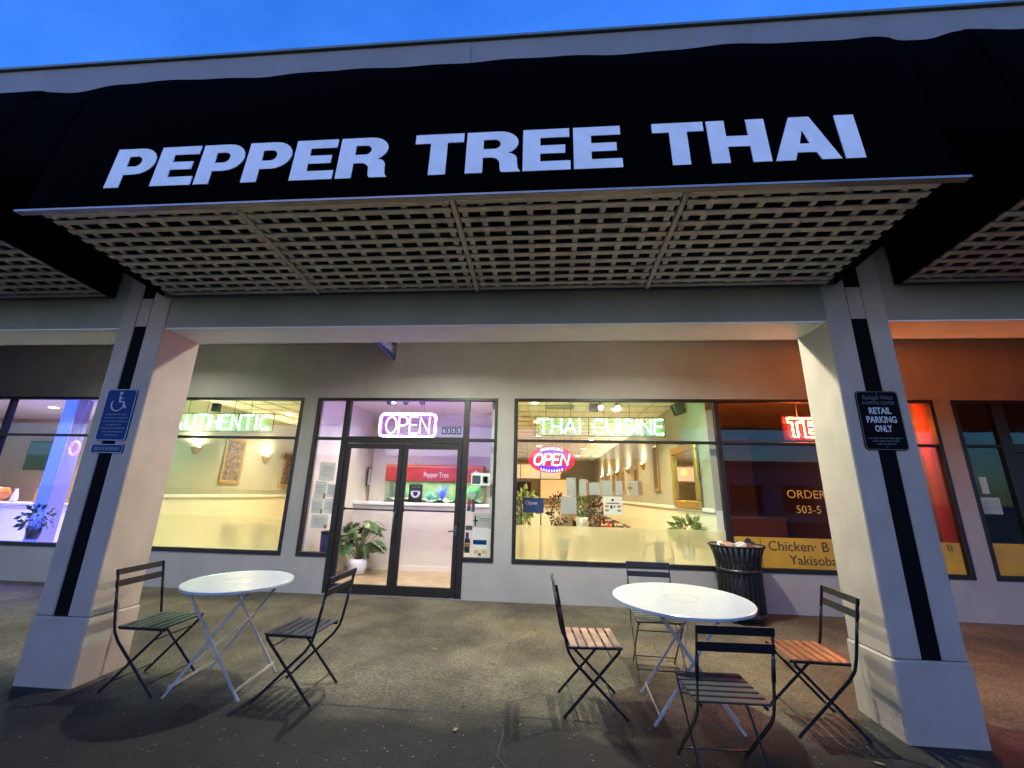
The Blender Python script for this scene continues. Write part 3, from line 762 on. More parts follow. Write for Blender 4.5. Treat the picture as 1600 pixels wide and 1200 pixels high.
globe_light(1.2, 4.45, 'globe walkway light above the right bistro table', ARCADE_W)
globe_light(-1.55, 4.6, 'globe walkway light in front of the entrance doors', ARCADE_W)
globe_light(-5.9, 4.9, 'globe walkway light added to brighten the wall over the green AUTHENTIC window', ARCADE_W*.5)  # third lamp, added to brighten the wall above the left window

# ------------------------------------------------------------------ bistro chairs
def make_chair(slat='slat_black'):
    t = thing('bistro_chair', 'x', 'chair')
    for s in (-1, 1):
        x = s*.205
        MB().strip([(x, -.285, .885), (x, -.255, .72), (x, -.215, .50), (x, -.195, .43), (x, -.15, .365), (x, .225, .005)], .020, .007).build('leg', M['blackmetal'], t)
        x = s*.190
        MB().strip([(x, .185, .455), (x, .180, .432), (x, -.235, .005)], .020, .007).build('leg', M['blackmetal'], t)
        MB().tube([(s*.205, -.234, .60), (s*.205, -.257, .73)], .011, 6).build('sleeve', M['blackmetal'], t)
    for z0, z1, dy in ((.842, .888, 0), (.752, .802, 0)):
        y = -.285+(.885-(z0+z1)/2)*.18
        MB().bar((-.212, y-.006, (z0+z1)/2), (.212, y-.006, (z0+z1)/2), .012, z1-z0, (0, -.15, 1)).build('back_slat', M['blackmetal'], t)
    for i in range(6):
        y = -.190+.400*(i+.5)/6
        MB().bevbox(-.207, .207, y-.0255, y+.0255, .462, .474, .004).build('seat_slat', M[slat], t)
    for s in (-1, 1): MB().box(s*.178-.005, s*.178+.005, -.19, .208, .444, .4615).build('seat_rail', M['blackmetal'], t)
    MB().tube([(-.19, -.165, .077), (.19, -.165, .077)], .005, 6).build('crossbar', M['blackmetal'], t)
    MB().tube([(-.205, .15, .077), (.205, .15, .077)], .005, 6).build('crossbar', M['blackmetal'], t)
    MB().tube([(-.19, .13, .38), (.19, .13, .38)], .005, 6).build('crossbar', M['blackmetal'], t)
    return t
chair_black = make_chair('slat_black'); chair_wood = make_chair('slat_wood'); chair_orange = make_chair('slat_orange')
SIT = Matrix.Rotation(TILT, 4, 'X')
def place(t, x, y, rz, dz=0):
    t.matrix_world = Matrix.Translation((x, y, gz(y)+dz)) @ SIT @ Matrix.Rotation(R(rz), 4, 'Z')
protos = {'b': [chair_black, 0], 'w': [chair_wood, 0], 'o': [chair_orange, 0]}
for kind, x, y, rz, lab in (
    ('b', 1.045, 2.94, 1, 'black folding bistro chair seen from behind, nearest the camera'),
    ('b', 1.03, 4.33, 177, 'black folding bistro chair behind the right table, facing the camera'),
    ('o', 1.945, 3.63, 88, 'folding bistro chair with orange brown seat slats next to the right column'),
    ('w', .36, 3.69, -86, 'folding bistro chair with worn reddish seat slats left of the right table'),
    ('b', -1.95, 3.61, 88, 'black folding bistro chair right of the left table, in front of the doors'),
    ('b', -3.19, 3.60, -90, 'black folding bistro chair between left column and left table')):
    pr = protos[kind]; c = pr[0] if pr[1] == 0 else copy_tree(pr[0]); pr[1] += 1
    c['label'] = lab; c['group'] = 'folding bistro chairs'; place(c, x, y, rz)

# ------------------------------------------------------------------ bistro tables
def make_table(Rr, H=.785):
    t = thing('bistro_table', 'x', 'table')
    MB().lathe([(.012, H-.002), (.12, H-.002), (.122, H-.0045), (.126, H-.0045), (.128, H-.002), (Rr-.02, H-.002), (Rr-.008, H), (Rr, H-.004), (Rr, H-.022), (Rr-.006, H-.024), (Rr-.008, H-.014), (.012, H-.010)], 96, smooth=False).build('table_top', M['tablewhite'], t)
    MB().lathe([(.1225, H-.0012), (.1265, H-.0012)], 40).build('ring_groove', M['groove'], t)
    MB().lathe([(.0005, H-.004), (.016, H-.004)], 14).build('parasol_plug', M['groove'], t)
    for sy in (-1, 1):
        y = sy*.245
        for a, o in ((1, .010), (-1, -.010)):
            MB().strip([(a*-.30, y+o, .006), (a*-.285, y+o, .02), (a*.24, y+o, H-.03)], .018, .007, (0, 1, 0)).build('leg', M['tableleg'], t)
    for a in (-1, 1):
        MB().bar((a*-.262, -.245, .075), (a*-.262, .245, .075), .006, .022).build('stretcher', M['tableleg'], t)
        MB().bar((a*.225, -.29, H-.03), (a*.225, .29, H-.03), .02, .012).build('top_rail', M['tableleg'], t)
    MB().bar((-.10, -.235, .25), (.10, .235, .52), .006, .010).build('folding_stay', M['tableleg'], t)
    return t
tb = make_table(.415)
tb['label'] = 'round white folding table between two chairs by the left column'; tb['group'] = 'round white bistro tables'; place(tb, -2.60, 3.65, 4)
tb2 = make_table(.525); tb2['group'] = tb['group']; tb2['label'] = 'round white folding table with four chairs by the right column'; place(tb2, 1.075, 3.68, -2)

# ------------------------------------------------------------------ litter bin
lb = thing('litter_bin', 'black slatted steel litter bin with flared rim against the shop wall', 'bin', (2.55, 6.06, gz(6.06)))
prof = [(.262, .06), (.262, .60), (.268, .70), (.285, .79), (.318, .875), (.335, .90)]
n = 30; sm = MB()
vs = []
for r_, z_ in prof:
    for dx in (-.018, .018):
        for dr in (0, .007): vs.append((r_+dr, dx, z_))
fs = []
for i in range(len(prof)-1):
    a = i*4; c = a+4
    fs += [(a, a+2, c+2, c), (a+1, c+1, c+3, a+3), (a, c, c+1, a+1), (a+2, a+3, c+3, c+2)]
sm.add(vs, fs + [(0, 1, 3, 2), (20, 22, 23, 21)])
sme = sm.mesh('slat', M['blackmetal'])
for i in range(n): link('slat', sme, lb, None, (0, 0, 2*math.pi*i/n))
MB().tube([(.338*math.cos(2*math.pi*i/40), .338*math.sin(2*math.pi*i/40), .905) for i in range(40)], .012, 8, True).build('rim', M['blackmetal'], lb)
MB().lathe([(.255, .055), (.275, .055), (.275, .12), (.255, .12)], 36).build('base_band', M['blackmetal'], lb)
MB().lathe([(.258, .58), (.274, .58), (.274, .63), (.258, .63)], 36).build('middle_band', M['blackmetal'], lb)
MB().lathe([(.001, .03), (.235, .03), (.235, .68), (.21, .68), (.21, .10), (.001, .10)], 32).build('liner', M['black'], lb)
for a in range(4): MB().lathe([(.02, 0), (.02, .06), (.001, .06)], 8, (.22*math.cos(a*1.57+.7), .22*math.sin(a*1.57+.7), 0)).build('foot', M['blackmetal'], lb)
MB().lathe([(.20, .70), (.30, .835), (.325, .90), (.328, .90), (.303, .833), (.203, .698)], 32).build('bag', mat('grey bin liner', (.22, .22, .21), .4, var=.3, vscale=20), lb)
def crumple(name, label, cat, x, y, z, sx, sy, sz, m, seed):
    rnd = random.Random(seed); b = MB(); vs = []; nu, nv = 9, 6
    for j in range(nv+1):
        for i in range(nu):
            a = 2*math.pi*i/nu; p = -math.pi/2+math.pi*j/nv; k = rnd.uniform(.7, 1.1)
            vs.append((sx*k*math.cos(p)*math.cos(a), sy*k*math.cos(p)*math.sin(a), sz*k*math.sin(p)))
    b.add(vs, [(j*nu+i, j*nu+(i+1) % nu, (j+1)*nu+(i+1) % nu, (j+1)*nu+i) for j in range(nv) for i in range(nu)])
    o = b.build(name, m, None, (x, y, z)); return tag(o, label, cat)
bz = gz(6.06)
M['cardboard'] = mat('food wrapper', (.55, .32, .2), .7, c2=(.35, .15, .1), vscale=20)
crumple('food_wrapper', 'crumpled pinkish food wrapper in the bin on the left', 'rubbish', 2.42, 6.02, bz+.895, .10, .10, .055, M['cardboard'], 1)
crumple('paper_napkin', 'crumpled white napkin in the middle of the bin', 'rubbish', 2.555, 5.93, bz+.905, .085, .07, .06, M['paper'], 2)
crumple('plastic_bag', 'grey plastic bag lying in the bin on the right', 'rubbish', 2.67, 6.06, bz+.885, .12, .12, .05, M['steel'], 3)
crumple('paper_cup', 'yellowish paper scrap at the back of the bin', 'rubbish', 2.40, 6.17, bz+.895, .06, .06, .05, M['cream'], 4)

# ------------------------------------------------------------------ neon signs
NF = {
 'A': (.78, [[(0, 0), (.39, 1), (.78, 0)], [(.14, .34), (.64, .34)]]),
 'U': (.66, [[(0, 1), (0, .33)] + arc(.33, .33, .33, .33, 180, 360) + [(.66, 1)]]),
 'T': (.72, [[(0, 1), (.72, 1)], [(.36, 1), (.36, 0)]]),
 'H': (.66, [[(0, 0), (0, 1)], [(.66, 0), (.66, 1)], [(0, .5), (.66, .5)]]),
 'E': (.58, [[(.58, 0), (0, 0), (0, 1), (.58, 1)], [(0, .52), (.5, .52)]]),
 'N': (.68, [[(0, 0), (0, 1), (.68, 0), (.68, 1)]]),
 'I': (.06, [[(.03, 0), (.03, 1)]]),
 'C': (.70, [arc(.40, .5, .40, .5, 48, 312, 16)]),
 'S': (.60, [arc(.30, .74, .28, .26, 30, 270, 10) + arc(.30, .25, .30, .25, 90, -150, 10)[1:]]),
 'O': (.78, [arc(.39, .5, .39, .5, 90, 450, 22)]),
 'P': (.62, [[(0, 0), (0, 1), (.36, 1)] + arc(.36, .74, .26, .26, 90, -90, 8) + [(0, .48)]]),
}
def neon_word(t, word, x0, x1, z0, z1, y, m, r, gap=.28, shear=0):
    tot = sum(NF[c][0] if c != ' ' else .45 for c in word) + gap*(len(word)-1); k = (x1-x0)/tot; x = x0; h_ = z1-z0
    for c in word:
        if c != ' ':
            b = MB()
            for s in NF[c][1]: b.tube([(x+px*k+shear*py*h_, y, z0+py*h_) for px, py in s], r, 8)
            b.build('letter_tube', M[m], t)
        x += ((NF[c][0] if c != ' ' else .45)+gap)*k
def sign_frame(t, x0, x1, z0, z1, y, m='acrylic', wires=(), ztop=HEAD+.2, fm='black', mids=()):
    MB().box(x0, x1, y+.03, y+.034, z0, z1).build('backing', M[m], t)
    b = MB()
    for q in ((x0, x1, z1-.005, z1+.005), (x0, x1, z0-.005, z0+.005)): b.box(q[0], q[1], y+.026, y+.038, q[2], q[3])
    for x in (x0, x1, *mids): b.box(x-.005, x+.005, y+.026, y+.038, z0+.006, z1-.006)
    b.build('frame', M[fm], t)
    for x in wires: MB().tube([(x, y+.04, z1), (x, y+.04, ztop)], .004, 6).build('hanging_wire', M['black'], t)
NY = D+.12
s1 = thing('neon_sign', 'green neon AUTHENTIC sign hanging in the window left of the doors', 'neon sign')
sign_frame(s1, -6.45, -4.60, 2.475, 2.79, NY, wires=(-6.2, -5.85, -5.35, -5.05), mids=(-5.85, -5.25)); neon_word(s1, 'AUTHENTIC', -6.40, -4.66, 2.515, 2.755, NY, 'green', .0078)
MB().box(-5.78, -5.66, NY+.03, NY+.1, 2.82, 2.97).build('transformer', M['black'], s1)
s2 = thing('neon_sign', 'pale green neon THAI CUISINE sign in the window right of the doors', 'neon sign')
sign_frame(s2, -.155, 1.89, 2.465, 2.765, NY, wires=(.02, .42, .95, 1.35), mids=(.28, .70, 1.20, 1.58)); neon_word(s2, 'THAI CUISINE', -.10, 1.85, 2.505, 2.73, NY, 'green', .0075, gap=.24)
MB().box(.72, .86, NY+.03, NY+.12, 2.88, 3.0).build('transformer', M['black'], s2)
s3 = thing('neon_sign', 'rectangular blue and pink neon OPEN sign above the doors', 'neon sign')
MB().plate(smooth_rr(-2.745, -1.755, 2.395, 2.825, .08), NY+.03, NY+.036).build('backing', M['acrylicR'], s3)
MB().tube([(x, NY, z) for x, z in smooth_rr(-2.715, -1.785, 2.425, 2.795, .07)], .014, 8, True).build('border_tube', M['blueN'], s3)
neon_word(s3, 'OPEN', -2.615, -1.885, 2.475, 2.745, NY, 'pinkN', .011, gap=.18)
for x in (-2.5, -2.0): MB().tube([(x, NY+.03, 2.82), (x, NY+.03, 3.2)], .004, 6).build('hanging_wire', M['black'], s3)
s4 = thing('open_sign', 'oval red and blue lit OPEN sign in the right window', 'neon sign', (.11, NY, 2.087))
MB().plate([(.365*math.cos(R(a)), .205*math.sin(R(a))) for a in range(0, 360, 8)], 0, .03).build('face', M['ovalred'], s4)
MB().plate([(.255*math.cos(R(a)), .20*math.sin(R(a))) for a in range(0, 360, 8)], -.004, .0).build('blue_oval', M['ovalblue'], s4)
b = MB()
MB().plate([(.30*math.cos(R(a)), .105*math.sin(R(a))) for a in range(0, 360, 10)], -.007, -.004).build('red_oval', M['ovalred'], s4)
for sg in (-1, 1):
    for i in range(9):
        x = -.16+.04*i; z = sg*(.145+.028*(1-(x/.17)**2))
        MB().plate([(x-.009, z-.018), (x+.009, z-.018), (x+.005, z+.018), (x-.005, z+.018)], -.009, -.005).build('spark', M['whiteN' if sg > 0 else 'cyanN'], s4)
neon_word(s4, 'OPEN', -.285, .245, -.085, .085, -.014, 'whiteN', .011, gap=.2, shear=.2)
for x in (-.2, .2): MB().tube([(x, .02, .17), (x, .02, .9)], .002, 5).build('hanging_wire', M['black'], s4)
s5 = thing('neon_sign', 'red outlined neon TERIYAKI sign partly hidden by the right column', 'neon sign')
MB().box(3.66, 5.42, NY+.04, NY+.046, 2.44, 2.82).build('backing', M['acrylicR'], s5)
x = 3.72; k = .235
for c in 'TERIYAKI':
    wd, sp = GL[c]; b = MB()
    for s in sp: b.tube([(x+px*k, NY, 2.485+py*.29) for px, py in s], .009, 7, True)
    b.build('letter_tube', M['redN'], s5)
    x += wd*k+.035
for x in (3.9, 5.2): MB().tube([(x, NY+.04, 2.8), (x, NY+.04, 3.3)], .004, 6).build('hanging_wire', M['black'], s5)
# house number plates
for i, ch in enumerate('6555'):
    x = -1.648+.081*i
    t = thing('number_plate', ['navy digit 6 plate, first of the house number above the doors', 'navy digit 5 plate, second of the house number', 'navy digit 5 plate, third of the house number', 'navy digit 5 plate, last of the house number next to the mullion'][i], 'number plate', (x+.037, D+.026, 2.513), group='house number plates')
    MB().bevbox(-.037, .037, -.003, 0, -.061, .061, .001).build('plate', M['navy'], t)
    put_text(t, ch, M['signwhite'], (0, -.0042, -.034), .095)

# ------------------------------------------------------------------ papers on the glass
def paper(name, label, x0, x1, z0, z1, m='paper', y=D+.042, deco=(), cat='poster', rot=0, group=None):
    t = thing(name, label, cat, ((x0+x1)/2, y, (z0+z1)/2), (0, R(rot), 0), group)
    hx, hz = (x1-x0)/2, (z1-z0)/2
    MB().box(-hx, hx, 0, .0012, -hz, hz).build('sheet', M[m], t)
    for (a, c, e, f, mm) in deco:
        MB().box(-hx+2*hx*a, -hx+2*hx*c, -.0015, -.0003, -hz+2*hz*e, -hz+2*hz*f).build('print', M[mm], t)
    return t
pw = 'sheets taped inside the right window'
paper('poster', 'pale grey poster top left of the sheets taped inside the right window', .331, .471, 1.545, 1.812, 'paperback', group=pw)
paper('poster', 'greyish poster second in the top row inside the right window', .523, .637, 1.549, 1.792, 'paperback', deco=[(.9, 1.2, 0, 1, 'wood')], group=pw)
paper('poster', 'wide grey poster third in the top row inside the right window', .672, .839, 1.565, 1.748, 'paperback', group=pw)
paper('poster', 'grey poster fourth in the top row, under the wall sconces', .870, 1.016, 1.563, 1.781, 'paperback', group=pw)
paper('poster', 'narrow grey poster fifth in the top row inside the right window', 1.060, 1.169, 1.572, 1.779, 'paperback', deco=[(-.15, .05, 0, 1, 'wood')], group=pw)
paper('poster', 'widest poster at the right end of the top row', 1.238, 1.461, 1.578, 1.782, 'paperback', deco=[(.7, 1, 0, 1, 'wood'), (.1, .25, .1, .9, 'yellow'), (.0, .35, .42, .55, 'wood')], group=pw)
paper('poster', 'large grey poster low on the left beside the dark red plant', .244, .477, 1.247, 1.534, 'paperback', deco=[(0, 1, 0, .14, 'wood')], group=pw)
paper('menu_sheet', 'white menu sheet with red food pictures low inside the right window', .874, 1.155, 1.287, 1.548, 'paper',
      deco=[(.44, .56, .74, .88, 'black'), (.15, .85, .60, .66, 'red'), (.08, .28, .40, .52, 'wood'), (.72, .92, .40, .52, 'wood'), (.08, .28, .18, .30, 'wood'), (.72, .92, .18, .30, 'wood'), (.36, .48, .34, .52, 'black'), (.54, .62, .38, .50, 'steel')], group=pw)
rw = 'notices on the right sidelight'
paper('notice', 'card with a dark square high on the right sidelight', -1.137, -.842, 1.670, 1.857, 'cream', deco=[(.06, .5, .12, .8, 'steel'), (.58, .94, .1, .8, 'paper'), (.64, .88, .2, .7, 'paperback')], group=rw)
paper('sticker', 'small brownish sticker on the right sidelight', -1.175, -1.058, 1.499, 1.573, 'paperback', group=rw)
paper('sticker', 'narrow dark red and navy sticker on the right sidelight', -1.178, -1.122, 1.287, 1.461, 'red', deco=[(0, 1, 0, .4, 'navy')], group=rw)
paper('sticker', 'narrow blue grey sticker beside the dark red one', -1.112, -1.060, 1.277, 1.463, 'steel', group=rw)
g_ = paper('notice', 'grey notice with dark bird figure on the right sidelight', -1.084, -.795, 1.055, 1.259, 'paperback', deco=[(.1, .18, .1, .8, 'black'), (.04, .28, .42, .52, 'black'), (.35, .9, .6, .64, 'steel'), (.35, .9, .45, .48, 'steel')], group=rw)
paper('sticker', 'small teal grey sticker below the bird notice', -1.185, -1.084, 1.013, 1.078, 'steel', group=rw)
paper('sticker', 'tiny blue sticker on the right sidelight', -1.18, -1.133, .887, .981, 'navy', group=rw)
paper('sticker', 'black sticker with orange mark low on the right sidelight', -1.19, -1.112, .694, .890, 'black', deco=[(.15, .85, .45, .7, 'yellow'), (.2, .8, .5, .62, 'red')], group=rw)
paper('notice', 'large white notice with blue band at the bottom of the right sidelight', -1.077, -.80, .640, 1.038, 'paper', deco=[(.05, .78, .44, .60, 'signblue'), (.2, .75, .3, .36, 'cream'), (.1, .35, .12, .24, 'yellow'), (.55, .8, .12, .24, 'yellow'), (.35, .5, .05, .14, 'steel')], group=rw)
lw = 'menu pages on the left sidelight'
for i, (q, lab) in enumerate((((-3.601, -3.345, 1.690, 1.983), 'top white menu page on the left sidelight'), ((-3.64, -3.45, 1.418, 1.684), 'second menu page, left of the pair under the top one'),
      ((-3.439, -3.30, 1.442, 1.646), 'second menu page, right of the pair under the top one'), ((-3.655, -3.47, 1.193, 1.413), 'lower left menu page on the left sidelight'),
      ((-3.455, -3.30, 1.197, 1.417), 'lower right menu page on the left sidelight'), ((-3.63, -3.36, .976, 1.170), 'bottom menu page on the left sidelight'))):
    dl = [(.15, .85, .25+.12*j, .29+.12*j, 'paperback') for j in range(5)] + ([(.8, 1, 0, .3, 'wood')] if i % 2 else [])
    paper('menu_page', lab, *q, 'paper', deco=dl, rot=random.uniform(-2, 2), group=lw)
rn = 'notices on the far right shop front'
paper('notice', 'upper small white notice on the far right shop front', 6.149, 6.247, 1.698, 1.933, 'paper', group=rn)
paper('notice', 'wide white notice on the far right shop front', 6.087, 6.347, 1.427, 1.651, 'paper', deco=[(.1, .9, .3+.15*j, .34+.15*j, 'paperback') for j in range(4)], group=rn)
paper('notice', 'blank mustard panel at the foot of the far right shop front', 6.065, 6.50, .64, 1.046, 'yellow')
# mustard menu panel in the dark half of the window
t = paper('menu_sign', 'mustard menu panel reading Chicken Yakisoba along the bottom of the dark window', 2.70, 5.68, .637, 1.038, 'yellow', y=D+.036, cat='sign')
cx = (2.70+5.68)/2; cz = (.637+1.038)/2
put_text(t, 'Chicken\u00b7 B', M['brown'], (3.15-cx, -.002, .865-cz), .185, align='LEFT', bold=.001, width=None)
put_text(t, 'Yakisoba', M['brown'], (3.42-cx, -.002, .69-cz), .175, align='LEFT', bold=.001)
put_text(t, 'ti', M['brown'], (5.50-cx, -.002, .93-cz), .15, align='LEFT')
MB().box(3.052-cx, 3.060-cx, -.0015, -.0003, -.19, .19).build('rule', M['brown'], t)
b = MB()
for px, pz, rr in ((2.89, .985, .045), (2.84, .945, .04), (2.94, .945, .04), (2.89, .93, .03)): b.plate([(px-cx+rr*math.cos(R(a)), pz-cz+rr*.8*math.sin(R(a))) for a in range(0, 360, 24)], -.002-.0004*len(b.v)/15, -.0003)
b.build('emblem', M['brown'], t)
ot = thing('window_lettering', 'gold ORDER and phone number lettering on the dark window', 'lettering', (0, D+.024, 0))
put_text(ot, 'ORDER', M['goldtext'], (3.50, 0, 1.585), .165, align='LEFT', extrude=.0008)
put_text(ot, '503-5', M['goldtext'], (3.60, 0, 1.380), .150, align='LEFT', extrude=.0008)

# ------------------------------------------------------------------ lobby furniture
aq = thing('aquarium', 'long lit aquarium with red Pepper Tree canopy on the half wall', 'aquarium', (-2.255, 8.64, 1.346))
hx = 1.0
for q in ((-hx, hx, -.22, -.212), (-hx, hx, .212, .22), (-hx, -hx+.008, -.21, .21), (hx-.008, hx, -.21, .21)): MB().box(*q, .012, .415).build('tank_glass', M['glass'], aq)
MB().box(-hx+.012, hx-.012, -.205, .205, .05, .39).build('water', M['water'], aq)
MB().bevbox(-hx-.01, hx+.01, -.23, .23, 0, .012, .003).build('tank_base', M['leaf'], aq)
MB().box(-hx+.012, hx-.012, .205, .21, .014, .41).build('back_sheet', mat('tank back sheet', (.18, .26, .2), .6, c2=(.45, .5, .25), vscale=5), aq)
MB().bevbox(-hx-.012, hx+.012, -.235, .235, .418, .745, .008).build('canopy', M['red'], aq)
put_text(aq, 'Pepper Tree', M['signwhite'], (.05, -.2365, .50), .15, bold=.0012, width=.51)
MB().plate([(.80, .60), (.88, .66), (.88, .62), (.93, .62), (.93, .58), (.88, .58), (.88, .54)], -.238, -.2355).build('arrow', M['signwhite'], aq)
MB().box(-hx-.013, hx+.013, -.238, -.235, .70, .72).build('canopy_moulding', M['wood'], aq)
rnd = random.Random(5)
gm = mat('tank gravel', (.5, .5, .42), .8, c2=(.2, .24, .2), vscale=40)
b = MB(); vs = []
for i in range(41):
    x = -hx+.015+(2*hx-.03)*i/40
    z = .03+.03*math.sin(i*.9)+.02*rnd.random(); vs += [(x, -.2, z), (x, .2, z+.03)]
b.add(vs, [(2*i, 2*i+2, 2*i+3, 2*i+1) for i in range(40)]); b.build('gravel', gm, aq)
def fan(x, y, n, hgt, sp, m, seed, nm='water_plant'):
    r_ = random.Random(seed); b = MB()
    for i in range(n):
        a = -sp+2*sp*i/(n-1); h_ = hgt*r_.uniform(.8, 1.1); dx = math.sin(a)*h_; dz = math.cos(a)*h_
        b.tube([(x, y, .05), (x+dx*.5, y+r_.uniform(-.02, .02), .05+dz*.6), (x+dx, y+r_.uniform(-.04, .04), .05+dz)], [.012, .011, .004], 5)
    b.build(nm, m, aq)
coral = mat('blue coral', (.15, .2, .8), .4, emit=(.1, .15, 1), es=.25); wg = mat('water weed', (.08, .4, .15), .4); wb = mat('bright weed', (.1, .75, .3), .4)
fan(.17, -.1, 9, .3, .6, coral, 1, 'blue_coral')
fan(-.72, 0, 9, .32, .5, wg, 2); fan(-.5, .05, 8, .25, .7, wb, 3); fan(-.1, -.05, 14, .16, 1.2, mat('teal weed', (.15, .5, .45), .4), 4)
fan(.6, .05, 9, .28, .6, wb, 5); fan(.85, 0, 9, .3, .4, wg, 6); fan(.42, .1, 9, .12, 1.0, wg, 7)
tkl = lamp('tank_lamp', aq, (0, 0, .41), 15, (.85, 1, .75), .3).data
tkl.shape = 'RECTANGLE'; tkl.size = 1.8; tkl.size_y = .2
tp = paper('poster', 'dark poster with pale bowl standing in front of the aquarium', -2.745, -2.465, 1.347, 1.70, 'black', y=8.405, deco=[(.15, .85, .8, .92, 'steel'), (.15, .85, .55, .72, 'steel')])
MB().plate([(.10*math.cos(R(a)), .03+.12*math.sin(R(a))*(1 if a > 180 else .15)) for a in range(0, 360, 15)], -.0018, -.0004).build('print', M['signwhite'], tp)
MB().plate([(.05*math.cos(R(a)), .02+.075*math.sin(R(a))*(1 if a > 180 else .15)) for a in range(0, 360, 15)], -.0026, -.0019).build('print', M['signblue'], tp)
# monstera
mo = thing('potted_plant', 'leafy green split leaf plant in a white round pot behind the left door', 'plant', (-3.44, 7.92, FZ))
MB().lathe([(.001, .0), (.11, 0), (.14, .02), (.165, .12), (.165, .20), (.145, .27), (.14, .27), (.135, .24), (.001, .24)], 28).build('pot', M['pot'], mo)
MB().disc((0, 0, .235), .135, 20).build('soil', M['soil'], mo)
def monstera_leaf():
    pts = []
    N = 44
    for i in range(N+1):
        u = i/N; a = math.pi*(2*u-1)
        wv = .16*(1-abs(math.cos(a/2))**5)*(1)
        r_ = .17*(1.0-.12*math.cos(a))*(1 - .34*(max(0, math.sin(9*a)) > .62)*(abs(math.sin(a)) > .25))
        pts.append((r_*math.sin(a)*1.0, .15-r_*math.cos(a)*1.15))
    return pts
lp = monstera_leaf(); b = MB()
b.add([(0, .12, .01)] + [(x, y, -.55*(x*x)-.25*max(0, y-.1)**2) for x, y in lp], [(0, i+1, i+2) for i in range(len(lp)-1)])
lme = b.mesh('leaf', M['leaf'])
rnd = random.Random(11); st = MB()
for i in range(44):
    a = rnd.uniform(0, 2*math.pi); rr = rnd.uniform(.08, .34); h_ = rnd.uniform(.36, .92)-rr*.35
    tip = Vector((rr*math.cos(a)*1.15, rr*math.sin(a)*.9, .24+h_*.82))
    st.tube([(rnd.uniform(-.04, .04), rnd.uniform(-.04, .04), .22), (tip.x*.4, tip.y*.4, tip.z*.7), tuple(tip)], .006, 5)
    sc_ = rnd.uniform(.45, .8)
    link('leaf', lme, mo, tip, (rnd.uniform(-1.15, -.25), rnd.uniform(-.4, .4), a-math.pi/2), (sc_, sc_, sc_))
st.build('stems', M['stem'], mo)
wb_ = thing('waste_bin', 'dark blue bin inside the left sidelight below the menu pages', 'bin', (-3.56, 7.0, FZ))
MB().lathe([(.001, 0), (.12, 0), (.15, .8), (.14, .8), (.11, .05), (.001, .05)], 20).build('bin_body', M['navy'], wb_)
MB().lathe([(.155, .79), (.158, .81), (.14, .82), (.135, .80)], 20).build('bin_rim', M['black'], wb_)
def picture(label, loc, w_, h_, rotz, fm='gold', am='art', fw=.06, cat='picture', group=None):
    t = thing('framed_picture', label, cat, loc, (0, 0, rotz), group)
    for q in ((-w_/2, w_/2, h_/2-fw, h_/2), (-w_/2, w_/2, -h_/2, -h_/2+fw), (-w_/2, -w_/2+fw, -h_/2+fw, h_/2-fw), (w_/2-fw, w_/2, -h_/2+fw, h_/2-fw)):
        MB().bevbox(q[0], q[1], -.035, -.002, q[2], q[3], .01).build('frame', M[fm], t)
    MB().box(-w_/2+fw, w_/2-fw, -.02, -.004, -h_/2+fw, h_/2-fw).build('picture', M[am], t)
    return t
picture('small pale framed certificate on the wall behind the left door', (-3.83, 8.9, 1.85), .25, .40, R(90), 'black', 'paper', .02)

# ------------------------------------------------------------------ dining room furniture
def sconce(x, y, z, side, label, power):
    t = thing('wall_sconce', label, 'wall lamp', (x, y, z), (0, 0, 0 if side > 0 else math.pi), group='wall sconces')
    # half bowl opening upwards, projecting along +x
    b = MB(); n = 10; prof = [(.02, -.12), (.06, -.09), (.10, -.03), (.125, .03)]
    vs = [(r_*math.cos(R(-90+180*j/n)), r_*math.sin(R(-90+180*j/n)), z_) for r_, z_ in prof for j in range(n+1)]
    b.add(vs, [(i*(n+1)+j, i*(n+1)+j+1, (i+1)*(n+1)+j+1, (i+1)*(n+1)+j) for i in range(3) for j in range(n)], True)
    b.build('bowl', M['gold'], t)
    MB().bevbox(-.001, .012, -.05, .05, -.10, .06, .004).build('back_plate', M['gold'], t)
    MB().lathe([(.001, -.02), (.035, 0), (.03, .04), (.001, .06)], 10, (.06, 0, .0)).build('bulb', M['bulb'], t)
    if power: lamp('glow', t, (.07, 0, .075), power, (1, .80, .45), .05, (math.pi, 0, 0), 170)
    return t
SC = 13
sconce(LW, 7.84, 2.30, 1, 'gold uplight sconce on the left dining wall nearest the window', SC)
sconce(LW, 9.98, 2.30, 1, 'gold uplight sconce on the left dining wall between two pictures', SC)
sconce(LW, 12.1, 2.30, 1, 'gold uplight sconce on the left dining wall deep in the room', SC)
for i, y in enumerate((10.95, 12.9, 14.85, 16.8, 18.75)):
    sconce(RW, y, 2.34, -1, ['first', 'second', 'third', 'fourth', 'fifth'][i] + ' uplight sconce from the window along the right dining wall', SC)
picture('tall gilt framed dark carving on the left dining wall between the sconces', (LW, 8.9, 2.14), .62, 1.0, R(90), fw=.07)
picture('gilt framed dark carving on the left dining wall beside the window jamb', (LW, 10.95, 2.1), .62, 1.0, R(90), fw=.07)
picture('tall narrow gilt picture on the right dining wall beside the mirror', (RW, 9.75, 2.2), .42, 1.05, R(-90), fw=.06)
for i, y in enumerate((11.9, 13.9, 15.8)): picture(['first', 'second', 'third'][i] + ' small gilt picture between the right wall sconces', (RW, y, 2.0), .4, .7, R(-90), fw=.06)
mi = thing('wall_mirror', 'large gold framed mirror leaning on the right dining wall rail', 'mirror', (RW, 7.75, 1.93), (0, 0, R(-90)))
